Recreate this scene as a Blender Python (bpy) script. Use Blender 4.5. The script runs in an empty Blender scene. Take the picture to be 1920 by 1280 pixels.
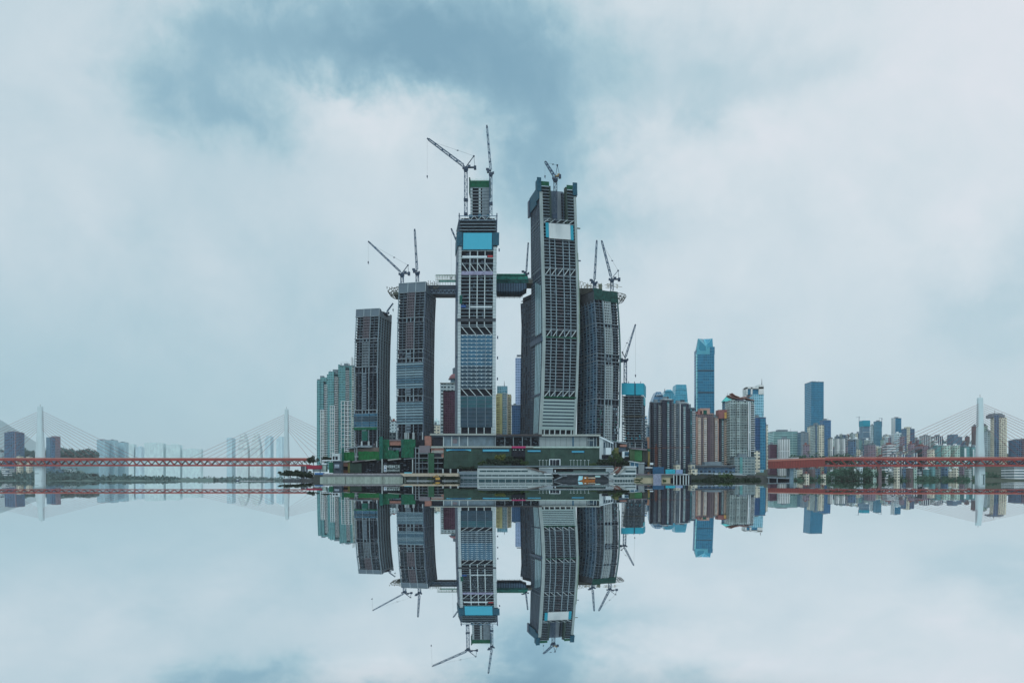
import bpy, math, random
from math import sin, cos, pi, sqrt, atan2, radians
from mathutils import Vector
random.seed(7)
SC = bpy.context.scene
F = 1500.0          # focal length in photo pixels (1920 wide)
HY = 901.0          # photo row of the horizon
H0 = 0.376          # camera height above the far water (m)

# ---------------------------------------------------------------- camera
cd = bpy.data.cameras.new("camera"); cam = bpy.data.objects.new("camera", cd)
SC.collection.objects.link(cam); SC.camera = cam
cam.location = (0, 0, H0); cam.rotation_euler = (radians(90), 0, 0)
cd.sensor_width = 36; cd.lens = 36*F/1920; cd.shift_y = (HY-640)/1920
cd.clip_start = 0.1; cd.clip_end = 60000
# ---------------------------------------------------------------- view
SC.view_settings.view_transform = 'Standard'; SC.view_settings.look = 'None'
SC.view_settings.exposure = 0.0; SC.view_settings.gamma = 1.0
SC.cycles.max_bounces = 6; SC.cycles.volume_bounces = 3
SC.cycles.diffuse_bounces = 2; SC.cycles.glossy_bounces = 3; SC.cycles.transparent_max_bounces = 8
# ---------------------------------------------------------------- sun
SUN_EL, SUN_AZ = radians(52), radians(205)      # compass-like: behind the camera, to the left
sd = bpy.data.lights.new("sun", 'SUN'); sd.energy = 0.85; sd.angle = radians(14); sd.color = (1, .985, .965)
sun = bpy.data.objects.new("sun", sd); SC.collection.objects.link(sun)
sv = Vector((sin(SUN_AZ)*cos(SUN_EL), cos(SUN_AZ)*cos(SUN_EL), sin(SUN_EL)))
sun.rotation_euler = sv.to_track_quat('Z', 'Y').to_euler()
# ---------------------------------------------------------------- world: overcast sky
W = bpy.data.worlds.new("World"); SC.world = W; W.use_nodes = True
nt = W.node_tree; N = nt.nodes; L = nt.links; N.clear()
def nd(t, **k):
    n = N.new(t)
    for a, b in k.items(): setattr(n, a, b)
    return n
def mth(op, a, b=None, c=None):
    n = N.new('ShaderNodeMath'); n.operation = op
    for i, v in enumerate((a, b, c)):
        if v is None: continue
        if isinstance(v, (int, float)): n.inputs[i].default_value = v
        else: L.new(v, n.inputs[i])
    return n.outputs[0]
out = nd('ShaderNodeOutputWorld')
sky = nd('ShaderNodeTexSky'); sky.sky_type = 'NISHITA'; sky.sun_disc = False
sky.sun_elevation = SUN_EL; sky.sun_rotation = SUN_AZ
bg1 = nd('ShaderNodeBackground'); bg1.inputs[1].default_value = 0.09; L.new(sky.outputs[0], bg1.inputs[0])
bg2 = nd('ShaderNodeBackground'); bg2.inputs[1].default_value = 1.0
mx = nd('ShaderNodeMixShader'); mx.inputs[0].default_value = 0.94
L.new(bg1.outputs[0], mx.inputs[1]); L.new(bg2.outputs[0], mx.inputs[2]); L.new(mx.outputs[0], out.inputs[0])
tc = nd('ShaderNodeTexCoord')
def noise(vec, scale, det, rough=.5, dist=0):
    n = nd('ShaderNodeTexNoise'); n.inputs['Scale'].default_value = scale
    n.inputs['Detail'].default_value = det; n.inputs['Roughness'].default_value = rough
    n.inputs['Distortion'].default_value = dist
    L.new(vec, n.inputs['Vector']); return n
sp = nd('ShaderNodeSeparateXYZ'); L.new(tc.outputs['Generated'], sp.inputs[0])
az0 = mth('ARCTAN2', sp.outputs[0], sp.outputs[1])
rr = mth('SQRT', mth('ADD', mth('MULTIPLY', sp.outputs[0], sp.outputs[0]), mth('MULTIPLY', sp.outputs[1], sp.outputs[1])))
el0 = mth('ARCTAN2', mth('ABSOLUTE', sp.outputs[2]), rr)
wn = noise(tc.outputs['Generated'], 5.5, 9, .62, .4)
ws = nd('ShaderNodeSeparateColor'); L.new(wn.outputs['Color'], ws.inputs[0])
wn2 = noise(tc.outputs['Generated'], 17, 8, .6, .3); w2 = nd('ShaderNodeSeparateColor'); L.new(wn2.outputs['Color'], w2.inputs[0])
az = mth('ADD', az0, mth('MULTIPLY', mth('SUBTRACT', ws.outputs[0], .5), .17)); az = mth('MULTIPLY_ADD', mth('SUBTRACT', w2.outputs[0], .5), .12, az)
el = mth('ADD', el0, mth('MULTIPLY', mth('SUBTRACT', ws.outputs[1], .5), .13)); el = mth('MULTIPLY_ADD', mth('SUBTRACT', w2.outputs[1], .5), .10, el)
def azel(px, py):
    u = (px-960)/F; v = (HY-py)/F
    return math.atan(u), math.atan(v/sqrt(1+u*u))
# (x, y, width, height, amount): darker or brighter masses of cloud in the sky
BLOBS = [(395,125,105,75,-.60),(690,60,140,60,-.46),(560,20,200,50,-.16),(880,90,130,75,-.46),(1010,150,140,95,-.30),(560,110,160,60,-.14),
 (1065,310,95,95,-.40),(990,300,60,90,-.25),(1300,120,190,60,-.22),(1400,170,130,35,-.15),(450,215,120,30,-.14),
 (500,150,75,36,.30),(760,210,110,30,.12),(250,60,90,90,.06),(660,200,100,45,.18),(330,20,80,60,.2),(1890,600,90,45,-.13),(1800,40,400,140,.08),(1180,230,60,40,.12),
 (300,700,460,170,-.07),(1010,620,320,200,.10),(1160,420,150,35,-.10),(1850,380,90,60,.10),(1250,300,120,60,.08)]
b = mth('ADD', .50, mth('MULTIPLY', mth('MINIMUM', mth('MAXIMUM', mth('DIVIDE', el, .42), 0), 1), .34))
b = mth('ADD', b, mth('MULTIPLY', mth('TANH', mth('MULTIPLY', az, 3)), .055))
for (bx, by, sx, sy, am) in BLOBS:
    a_, e_ = azel(bx, by)
    dx = mth('DIVIDE', mth('SUBTRACT', az, a_), sx/F*1.25*math.cos(a_)); dy = mth('DIVIDE', mth('SUBTRACT', el, e_), sy/F*1.25)
    g = mth('EXPONENT', mth('MULTIPLY', mth('ADD', mth('MULTIPLY', dx, dx), mth('MULTIPLY', dy, dy)), -.75))
    b = mth('MULTIPLY_ADD', g, am, b)
n2 = noise(tc.outputs['Generated'], 3.2, 7, .52, .6)
n3 = noise(tc.outputs['Generated'], 9, 9, .58, .5)
hi = mth('MINIMUM', mth('MULTIPLY', el0, 4.5), 1)
b = mth('MULTIPLY_ADD', mth('MULTIPLY', mth('SUBTRACT', n2.outputs[0], .5), hi), .50, b)
b = mth('MULTIPLY_ADD', mth('MULTIPLY', mth('SUBTRACT', n3.outputs[0], .5), hi), .24, b)
cr = nd('ShaderNodeValToRGB'); L.new(b, cr.inputs[0])
def lin(v):
    v /= 255.0
    return v/12.92 if v <= .04045 else ((v+.055)/1.055)**2.4
def C(r, g, b_): return (lin(r), lin(g), lin(b_), 1)
els = cr.color_ramp.elements
els[0].position = 0; els[0].color = C(128,168,189); els[1].position = 1; els[1].color = C(230,234,241)
for p_, c_ in ((.3,C(150,187,204)),(.5,C(174,204,216)),(.7,C(200,218,227)),(.85,C(215,227,234))):
    e_ = els.new(p_); e_.color = c_
L.new(cr.outputs[0], bg2.inputs[0])

# ---------------------------------------------------------------- helpers
COL = SC.collection
ORG = {}
def tag(o, label=None, cat=None, group=None, kind=None):
    if label: o['label'] = label
    if cat: o['category'] = cat
    if group: o['group'] = group
    if kind: o['kind'] = kind
    return o
def thing(name, label, cat, loc, group=None):
    o = bpy.data.objects.new(name, None); COL.objects.link(o); o.location = loc; o.empty_display_size = 2
    ORG[o.name] = Vector(loc)
    return tag(o, label, cat, group)
def P(px, py, D): return Vector(((px-960)/F*D, D, (HY-py)/F*D+H0))
def X(px, D): return (px-960)/F*D
def Z(py, D): return (HY-py)/F*D+H0
class MB:
    def __init__(s): s.v = []; s.f = []; s.uv = []
    def quad(s, a, b, c, d, uv=None):
        n = len(s.v); s.v += [tuple(a), tuple(b), tuple(c), tuple(d)]; s.f.append((n, n+1, n+2, n+3))
        s.uv += list(uv) if uv else [(0,0),(1,0),(1,1),(0,1)]
    def hexa(s, p, uvx=False):      # 8 corners: bottom 4 (ccw), top 4
        n = len(s.v); s.v += [tuple(q) for q in p]
        for fc in ((0,3,2,1),(4,5,6,7),(0,1,5,4),(1,2,6,5),(2,3,7,6),(3,0,4,7)):
            s.f.append(tuple(n+i for i in fc)); s.uv += [(0,0),(1,0),(1,1),(0,1)]
        return s
    def box(s, x0, x1, y0, y1, z0, z1):
        return s.prism([(x0,y0),(x1,y0),(x1,y1),(x0,y1)], z0, z1)
    def prism(s, poly, z0, z1, top=None, cap=True):
        top = top or poly; n = len(s.v); k = len(poly); u = 0
        s.v += [(p[0], p[1], z0 if not callable(z0) else z0(p)) for p in poly]
        s.v += [(p[0], p[1], z1 if not callable(z1) else z1(p)) for p in top]
        for i in range(k):
            j = (i+1) % k; d = math.hypot(poly[j][0]-poly[i][0], poly[j][1]-poly[i][1])
            s.f.append((n+i, n+j, n+k+j, n+k+i))
            za, zb = s.v[n+i][2], s.v[n+k+i][2]
            s.uv += [(u,za),(u+d,za),(u+d,zb),(u,zb)]; u += math.ceil(d/3.0)*3.0 if d > 3 else d
        if cap:
            s.f.append(tuple(n+k+i for i in range(k))); s.uv += [(0,-500)]*k
            s.f.append(tuple(n+i for i in reversed(range(k)))); s.uv += [(0,-500)]*k
        return s
    def bar(s, p, q, w, h=None):
        h = h or w; p = Vector(p); q = Vector(q); d = (q-p)
        if d.length < 1e-6: return s
        d.normalize(); up = Vector((0,0,1)) if abs(d.z) < .95 else Vector((0,1,0))
        a = d.cross(up).normalized()*(w/2); b_ = a.cross(d).normalized()*(h/2)
        s.hexa([p-a-b_, p+a-b_, p+a+b_, p-a+b_, q-a-b_, q+a-b_, q+a+b_, q-a+b_]); return s
    def tube(s, p, q, r0, r1=None, n=10):
        r1 = r0 if r1 is None else r1; p = Vector(p); q = Vector(q); d = (q-p).normalized()
        up = Vector((0,0,1)) if abs(d.z) < .95 else Vector((0,1,0))
        a = d.cross(up).normalized(); b_ = a.cross(d).normalized(); k = len(s.v)
        for c_, r in ((p, r0), (q, r1)):
            for i in range(n):
                t = 2*pi*i/n; s.v.append(tuple(c_+a*cos(t)*r+b_*sin(t)*r))
        for i in range(n):
            j = (i+1) % n; s.f.append((k+i, k+j, k+n+j, k+n+i)); s.uv += [(i,0),(i+1,0),(i+1,1),(i,1)]
        s.f.append(tuple(k+n+i for i in range(n))); s.uv += [(0,0)]*n
        s.f.append(tuple(k+i for i in reversed(range(n)))); s.uv += [(0,0)]*n
        return s
    def dome(s, c, rx, ry, rz, n=16, m=6, zc=1.0):
        k = len(s.v)
        for j in range(m+1):
            t = (pi/2)*j/m
            for i in range(n):
                a = 2*pi*i/n; s.v.append((c[0]+rx*cos(t)*cos(a), c[1]+ry*cos(t)*sin(a), c[2]+rz*sin(t)))
        for j in range(m):
            for i in range(n):
                i2 = (i+1) % n; s.f.append((k+j*n+i, k+j*n+i2, k+(j+1)*n+i2, k+(j+1)*n+i)); s.uv += [(0,0)]*4
        return s
    def build(s, name, mat, parent=None, label=None, kind=None, smooth=False):
        if not s.v: return None
        me = bpy.data.meshes.new(name)
        og = ORG.get(parent.name, Vector((0,0,0))) if parent else Vector((0,0,0))
        if not parent:
            og = Vector((sum(v[0] for v in s.v)/len(s.v), sum(v[1] for v in s.v)/len(s.v), min(v[2] for v in s.v)))
        me.from_pydata([(v[0]-og.x, v[1]-og.y, v[2]-og.z) for v in s.v], [], s.f)
        ul = me.uv_layers.new(name="UVMap"); flat = []
        for u in s.uv: flat += [u[0], u[1]]
        ul.data.foreach_set("uv", flat)
        me.materials.append(mat)
        if smooth: me.polygons.foreach_set("use_smooth", [True]*len(me.polygons))
        me.update()
        o = bpy.data.objects.new(name, me); COL.objects.link(o)
        if parent: o.parent = parent; ORG[o.name] = og
        else: o.location = og; ORG[o.name] = og
        if label: o['label'] = label
        if kind: o['kind'] = kind
        return o
def poly_c(cx, cy, rx, ry, n=16, a0=0): return [(cx+rx*cos(a0+2*pi*i/n), cy+ry*sin(a0+2*pi*i/n)) for i in range(n)]

MATS = {}
def cool(c):  # cool cast of the light is multiplied into near-grey base colours
    return tuple(a*b_ for a, b_ in zip(c, (.86,1.0,1.08))) if max(c)-min(c) < .09 else tuple(c)
def mat(key, col=(.3,.3,.3), rough=.8, metal=0.0, var=.25, scale=.15, stretch=1.0, spec=.4, emit=None):
    if key in MATS: return MATS[key]
    col = cool(col)
    m = bpy.data.materials.new(key); m.use_nodes = True; t = m.node_tree; b_ = t.nodes['Principled BSDF']
    b_.inputs['Roughness'].default_value = rough; b_.inputs['Metallic'].default_value = metal
    b_.inputs['Specular IOR Level'].default_value = spec
    g = t.nodes.new('ShaderNodeNewGeometry'); mp = t.nodes.new('ShaderNodeMapping')
    mp.inputs['Scale'].default_value = (scale, scale, scale*stretch)
    n1 = t.nodes.new('ShaderNodeTexNoise'); n1.inputs['Scale'].default_value = 1; n1.inputs['Detail'].default_value = 6
    n1.inputs['Roughness'].default_value = .65
    t.links.new(g.outputs['Position'], mp.inputs[0]); t.links.new(mp.outputs[0], n1.inputs['Vector'])
    r = t.nodes.new('ShaderNodeValToRGB'); t.links.new(n1.outputs[0], r.inputs[0])
    r.color_ramp.elements[0].position = .3; r.color_ramp.elements[1].position = .7
    r.color_ramp.elements[0].color = (*[c*(1-var) for c in col], 1)
    r.color_ramp.elements[1].color = (*[min(.9, c*(1+var)) for c in col], 1)
    t.links.new(r.outputs[0], b_.inputs['Base Color'])
    MATS[key] = m; return m
def fmat(key, wall, glass, pu=3, pv=3, wu=.6, wv=.55, var=.5, grough=.15, gmetal=.3, wrough=.8, stripe=None, wall2=None, lit=.12):
    """facade: a window grid in the wall's own UV metres, each pane its own tone"""
    if key in MATS: return MATS[key]
    wall = cool(wall)
    m = bpy.data.materials.new(key); m.use_nodes = True; t = m.node_tree; b_ = t.nodes['Principled BSDF']
    NN = t.nodes; LL = t.links
    def M(op, a, b=None, c=None):
        n = NN.new('ShaderNodeMath'); n.operation = op
        for i, v in enumerate((a, b, c)):
            if v is None: continue
            if isinstance(v, (int, float)): n.inputs[i].default_value = v
            else: LL.new(v, n.inputs[i])
        return n.outputs[0]
    uv = NN.new('ShaderNodeUVMap'); uv.uv_map = "UVMap"; s_ = NN.new('ShaderNodeSeparateXYZ'); LL.new(uv.outputs[0], s_.inputs[0])
    U = M('DIVIDE', s_.outputs[0], pu); V = M('DIVIDE', s_.outputs[1], pv)
    fu = M('FRACT', U); fv = M('FRACT', V)
    mu = M('LESS_THAN', M('ABSOLUTE', M('SUBTRACT', fu, .5)), wu/2)
    mv = M('LESS_THAN', M('ABSOLUTE', M('SUBTRACT', fv, .5)), wv/2)
    ok = M('GREATER_THAN', s_.outputs[1], -400)
    mask = M('MULTIPLY', M('MULTIPLY', mu, mv), ok)
    wnz = NN.new('ShaderNodeTexWhiteNoise'); wnz.noise_dimensions = '3D'
    cb = NN.new('ShaderNodeCombineXYZ'); LL.new(M('FLOOR', U), cb.inputs[0]); LL.new(M('FLOOR', V), cb.inputs[1])
    oi = NN.new('ShaderNodeObjectInfo'); LL.new(oi.outputs['Random'], cb.inputs[2]); LL.new(cb.outputs[0], wnz.inputs['Vector'])
    gr = NN.new('ShaderNodeValToRGB'); LL.new(wnz.outputs['Value'], gr.inputs[0]); e = gr.color_ramp.elements
    e[0].position = 0; e[0].color = (*[c*(1-var) for c in glass], 1)
    e[1].position = 1-lit; e[1].color = (*[min(.9, c*(1+var)) for c in glass], 1)
    if lit > 0:
        e2 = e.new(1-lit*.6); e2.color = (*[min(.9, .5*c+.5*w) for c, w in zip(glass, wall)], 1)
    g = NN.new('ShaderNodeNewGeometry'); n1 = NN.new('ShaderNodeTexNoise'); n1.inputs['Scale'].default_value = .06; n1.inputs['Detail'].default_value = 7
    mp = NN.new('ShaderNodeMapping'); mp.inputs['Scale'].default_value = (1, 1, .35)
    LL.new(g.outputs['Position'], mp.inputs[0]); LL.new(mp.outputs[0], n1.inputs['Vector'])
    wr = NN.new('ShaderNodeValToRGB'); LL.new(n1.outputs[0], wr.inputs[0]); w = wr.color_ramp.elements
    w[0].position = .3; w[0].color = (*[c*.78 for c in wall], 1); w[1].position = .7; w[1].color = (*[min(.9, c*1.15) for c in wall], 1)
    wallc = wr.outputs[0]
    if wall2:
        mm = NN.new('ShaderNodeMix'); mm.data_type = 'RGBA'; k = stripe or 4
        sf = M('LESS_THAN', M('FRACT', M('DIVIDE', s_.outputs[0], pu*k)), .5)
        LL.new(sf, mm.inputs[0]); LL.new(wallc, mm.inputs[6]); mm.inputs[7].default_value = (*wall2, 1); wallc = mm.outputs[2]
    mx_ = NN.new('ShaderNodeMix'); mx_.data_type = 'RGBA'
    LL.new(mask, mx_.inputs[0]); LL.new(wallc, mx_.inputs[6]); LL.new(gr.outputs[0], mx_.inputs[7])
    LL.new(mx_.outputs[2], b_.inputs['Base Color'])
    LL.new(M('MULTIPLY_ADD', mask, grough-wrough, wrough), b_.inputs['Roughness'])
    LL.new(M('MULTIPLY', mask, gmetal), b_.inputs['Metallic'])
    MATS[key] = m; return m

# common materials
CONC = mat('concrete', (.22,.255,.275), .9, var=.28, scale=.25, stretch=.3)
CONCL = mat('pale concrete', (.50,.54,.53), .85, var=.15, scale=.2, stretch=.3)
CONCD = mat('dark raw concrete', (.06,.068,.078), .9, var=.4, scale=.3)  # darker concrete for back walls, decks and hulls
DARK = mat('dark interior', (.008,.012,.022), .9, var=.5, scale=.4)  # near-black colour carries the shade inside open floors and openings
PINKC = mat('pinkish concrete', (.19,.16,.175), .9, var=.2)
STEELB = mat('dark blue steel', (.025,.055,.10), .5, var=.3)
STEELL = mat('pale blue steel', (.16,.26,.36), .5, var=.3)
STEELK = mat('rusty dark steel', (.12,.12,.10), .7, var=.5, scale=.6)
WHITEP = mat('white paint', (.72,.76,.76), .6, var=.08)
CYAN = mat('cyan safety mesh', (.012,.33,.46), .7, var=.12, scale=.8)
BLUEM = mat('blue climbing screen', (.004,.085,.14), .7, var=.3, scale=.5)
GREENN = mat('green debris netting', (.004,.10,.055), .9, var=.45, scale=.35)
GREEND = mat('dull green netting', (.03,.062,.048), .9, var=.30, scale=.12)
GREENT = mat('teal green netting', (.006,.10,.08), .9, var=.4, scale=.4)
GREYP = mat('grey cladding panel', (.13,.17,.20), .5, var=.12, scale=.1)
RED = mat('red bridge paint', (.30,.05,.045), .55, var=.3, scale=.06)
REDL = mat('weathered orange red rail', (.42,.17,.14), .6, var=.15)
BRICK = mat('pinkish brick infill', (.28,.15,.125), .9, var=.2, scale=.4)
GLB = mat('blue curtain glass', (.03,.12,.20), .12, .35, var=.35, scale=.08, spec=.6)
GLD = mat('dark curtain glass', (.02,.05,.075), .12, .3, var=.4, scale=.1, spec=.6)
GLP = mat('pale frit glass', (.20,.32,.38), .25, .1, var=.12, scale=.1)
HAZE_D = 0.00003
# ---------------------------------------------------------------- water: one sheet, its rise to the far shore shaped to squash reflections
CW = 6.67
m = bpy.data.materials.new('calm river water'); m.use_nodes = True; b_ = m.node_tree.nodes['Principled BSDF']
b_.inputs['Base Color'].default_value = (.93,.955,.965,1); b_.inputs['Metallic'].default_value = 1; b_.inputs['Roughness'].default_value = .012
b_.inputs['Roughness'].default_value = .012
# Fresnel: mirror bright at the grazing angles, dark and deep looking straight down
lw = m.node_tree.nodes.new('ShaderNodeLayerWeight'); lw.inputs['Blend'].default_value = .5
mr = m.node_tree.nodes.new('ShaderNodeMapRange'); mr.inputs['From Min'].default_value = .35; mr.inputs['From Max'].default_value = .70
mr.inputs['To Min'].default_value = .0; mr.inputs['To Max'].default_value = 1.0
df = m.node_tree.nodes.new('ShaderNodeBsdfPrincipled'); df.inputs['Base Color'].default_value = (.03,.05,.055,1); df.inputs['Roughness'].default_value = .1
ms = m.node_tree.nodes.new('ShaderNodeMixShader'); LN = m.node_tree.links
LN.new(lw.outputs['Facing'], mr.inputs['Value']); LN.new(mr.outputs[0], ms.inputs[0]); LN.new(df.outputs[0], ms.inputs[1]); LN.new(b_.outputs[0], ms.inputs[2])
LN.new(ms.outputs[0], m.node_tree.nodes['Material Output'].inputs['Surface'])
WATER = m
rows = []; y = 1.5
while y < 30000: rows.append(y); y *= 1.012
def walk(u_):          # slope of the sheet, walked from the far end towards the camera
    dep = {rows[-1]: u_}
    for i_ in range(len(rows)-1, 0, -1):
        ya_, yb__ = rows[i_], rows[i_-1]; n_ = 6
        for k_ in range(n_):
            y_ = ya_+(yb__-ya_)*k_/n_; a_ = u_/y_; De = max(920, 40*y_); s_ = (u_+a_/.54*De)/(De-y_)
            u_ += math.tan((math.atan(s_)-math.atan(a_))/2)*(ya_-yb__)/n_
        dep[yb__] = u_
    return dep
lo_, hi_ = .005, .5
for _ in range(30):
    md_ = (lo_+hi_)/2; DEP = walk(md_); r10 = min(rows, key=lambda r_: abs(r_-10))
    if DEP[r10] > 2.5: hi_ = md_
    else: lo_ = md_
me = bpy.data.meshes.new('water'); vs = []; fs = []
for r in [-200, -40] + rows:
    zz = H0-DEP.get(r, DEP[rows[0]]); hw = max(300, abs(r)*1.3+300)
    vs += [(-hw, r, zz), (hw, r, zz)]
for i in range(len(rows)+1): fs.append((2*i, 2*i+1, 2*i+3, 2*i+2))
me.from_pydata(vs, [], fs); me.polygons.foreach_set("use_smooth", [True]*len(fs)); me.materials.append(WATER)
o = bpy.data.objects.new('water', me); COL.objects.link(o); o['kind'] = 'structure'
# river bed / ground under everything
g = MB(); g.quad((-26000,-400,-8),(26000,-400,-8),(26000,29000,-8),(-26000,29000,-8))
tag(g.build('riverbed', mat('river silt', (.12,.11,.09), .9)), kind='structure')

# ---------------------------------------------------------------- haze
hm = bpy.data.materials.new('damp river haze'); hm.use_nodes = True; t = hm.node_tree; t.nodes.clear()
ho = t.nodes.new('ShaderNodeOutputMaterial'); hv = t.nodes.new('ShaderNodeVolumePrincipled')
hv.inputs['Color'].default_value = (.97,.99,1,1); hv.inputs['Density'].default_value = HAZE_D; hv.inputs['Anisotropy'].default_value = .0
t.links.new(hv.outputs[0], ho.inputs['Volume'])
h = MB(); h.box(-11000, 11000, -300, 15000, -9, 480)
tag(h.build('haze', hm), kind='stuff')

# ---------------------------------------------------------------- towers under construction
def interp(tab, x):
    if x <= tab[0][0]: return tab[0][1]
    for (a, va), (b2, vb) in zip(tab, tab[1:]):
        if x <= b2:
            t_ = (x-a)/(b2-a); return va+(vb-va)*t_
    return tab[-1][1]
class Tower:
    bs = 1.0
    """plan given by three corners (photo column, distance); the whole plan slides with height along the given profiles"""
    def __init__(s, name, label, FL, FR, BR, y_base, tabx, taby=None, D=None, side=1, cat='tower'):
        s.D = D or FL[1]; s.FL = Vector((X(*FL), FL[1])); s.FR = Vector((X(*FR), FR[1])); s.BR = Vector((X(*BR), BR[1]))
        if side == -1:            # third corner given is the back LEFT one
            s.BL = s.BR; s.BR = s.FR+(s.BL-s.FL)
        else: s.BL = s.FL+(s.BR-s.FR)
        s.tabx = [(Z(py, s.D), d*s.D/F) for py, d in sorted(tabx, key=lambda q: -q[0])]
        s.taby = [(Z(py, s.D), d) for py, d in sorted(taby, key=lambda q: -q[0])] if taby else [(0, 0), (1, 0)]
        s.zb = Z(y_base, s.D)
        s.root = thing(name, label, cat, ((s.FL.x+s.BR.x)/2, (s.FL.y+s.BR.y)/2, s.zb))
    def z(s, py): return Z(py, s.D)
    def corners(s, z, inset=0.0):
        sh = Vector((interp(s.tabx, z), interp(s.taby, z))); bk = Vector((sh.x*(s.bs-1), 0)); c = [s.FL, s.FR, s.BR+bk, s.BL+bk]
        ux = (s.FR-s.FL).normalized(); uy = (s.BL-s.FL).normalized()
        sg = [(1,1),(-1,1),(-1,-1),(1,-1)]
        return [p+sh+ux*inset*a+uy*inset*b_ for p, (a, b_) in zip(c, sg)]
    def pt(s, face, t_, z, off):
        c = s.corners(z); i, j = ((0,1),(1,2),(3,0),(2,3))[face]
        a, b_ = c[i], c[j]; d = (b_-a).normalized(); nrm = Vector((d.y, -d.x))
        p = a+(b_-a)*t_+nrm*off; return (p.x, p.y, z)
    def length(s, face):
        return ((s.FR-s.FL).length, (s.BR-s.FR).length, (s.BL-s.FL).length, (s.BR-s.BL).length)[face]
    def fbox(s, mb, face, t0, t1, z0, z1, o0, o1, step=14):
        n = max(1, int(math.ceil(abs(z1-z0)/step)))
        for i in range(n):
            a = z0+(z1-z0)*i/n; b_ = z0+(z1-z0)*(i+1)/n
            mb.hexa([s.pt(face,t0,a,o1), s.pt(face,t1,a,o1), s.pt(face,t1,a,o0), s.pt(face,t0,a,o0),
                     s.pt(face,t0,b_,o1), s.pt(face,t1,b_,o1), s.pt(face,t1,b_,o0), s.pt(face,t0,b_,o0)])
    def loft(s, name, mt, z0, z1, inset, kind=None, ):
        mb = MB(); n = max(1, int((z1-z0)/14))
        for i in range(n):
            a = z0+(z1-z0)*i/n; b_ = z0+(z1-z0)*(i+1)/n
            mb.prism([tuple(q) for q in s.corners(a, inset)], a, b_, [tuple(q) for q in s.corners(b_, inset)], cap=(i in (0, n-1)))
        return mb.build(name, mt, s.root, kind=kind)
    def slab(s, z, th, outset, mt=None, name='floor_slab', lab=None):
        mb = MB(); mb.prism([tuple(q) for q in s.corners(z, -outset)], z-th, z); return mb.build(name, mt or CONC, s.root, lab)
    def part(s, name, mt, boxes, label=None, kind=None):
        mb = MB()
        for bx in boxes: s.fbox(mb, *bx)
        return mb.build(name, mt, s.root, label, kind)
    def clutter(s, faces, z0, z1, fh, n, mt, name='partition', depth=(-1.8,-.5)):
        mb = MB(); nf = max(1, int((z1-z0)/fh))
        for _ in range(n):
            f = random.choice(faces); zz = z0+fh*random.randrange(nf); t_ = random.uniform(.02,.95); w = random.uniform(.01,.07)
            o = random.uniform(*depth); s.fbox(mb, f, t_, min(.99,t_+w), zz, zz+fh*random.uniform(.3,.9), o-.3, o)
        return mb.build(name, mt, s.root, kind='stuff')

def floors(T, y_top, y_bot, n):
    z0, z1 = T.z(y_bot), T.z(y_top); return [z0+(z1-z0)*i/n for i in range(n+1)]

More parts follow.
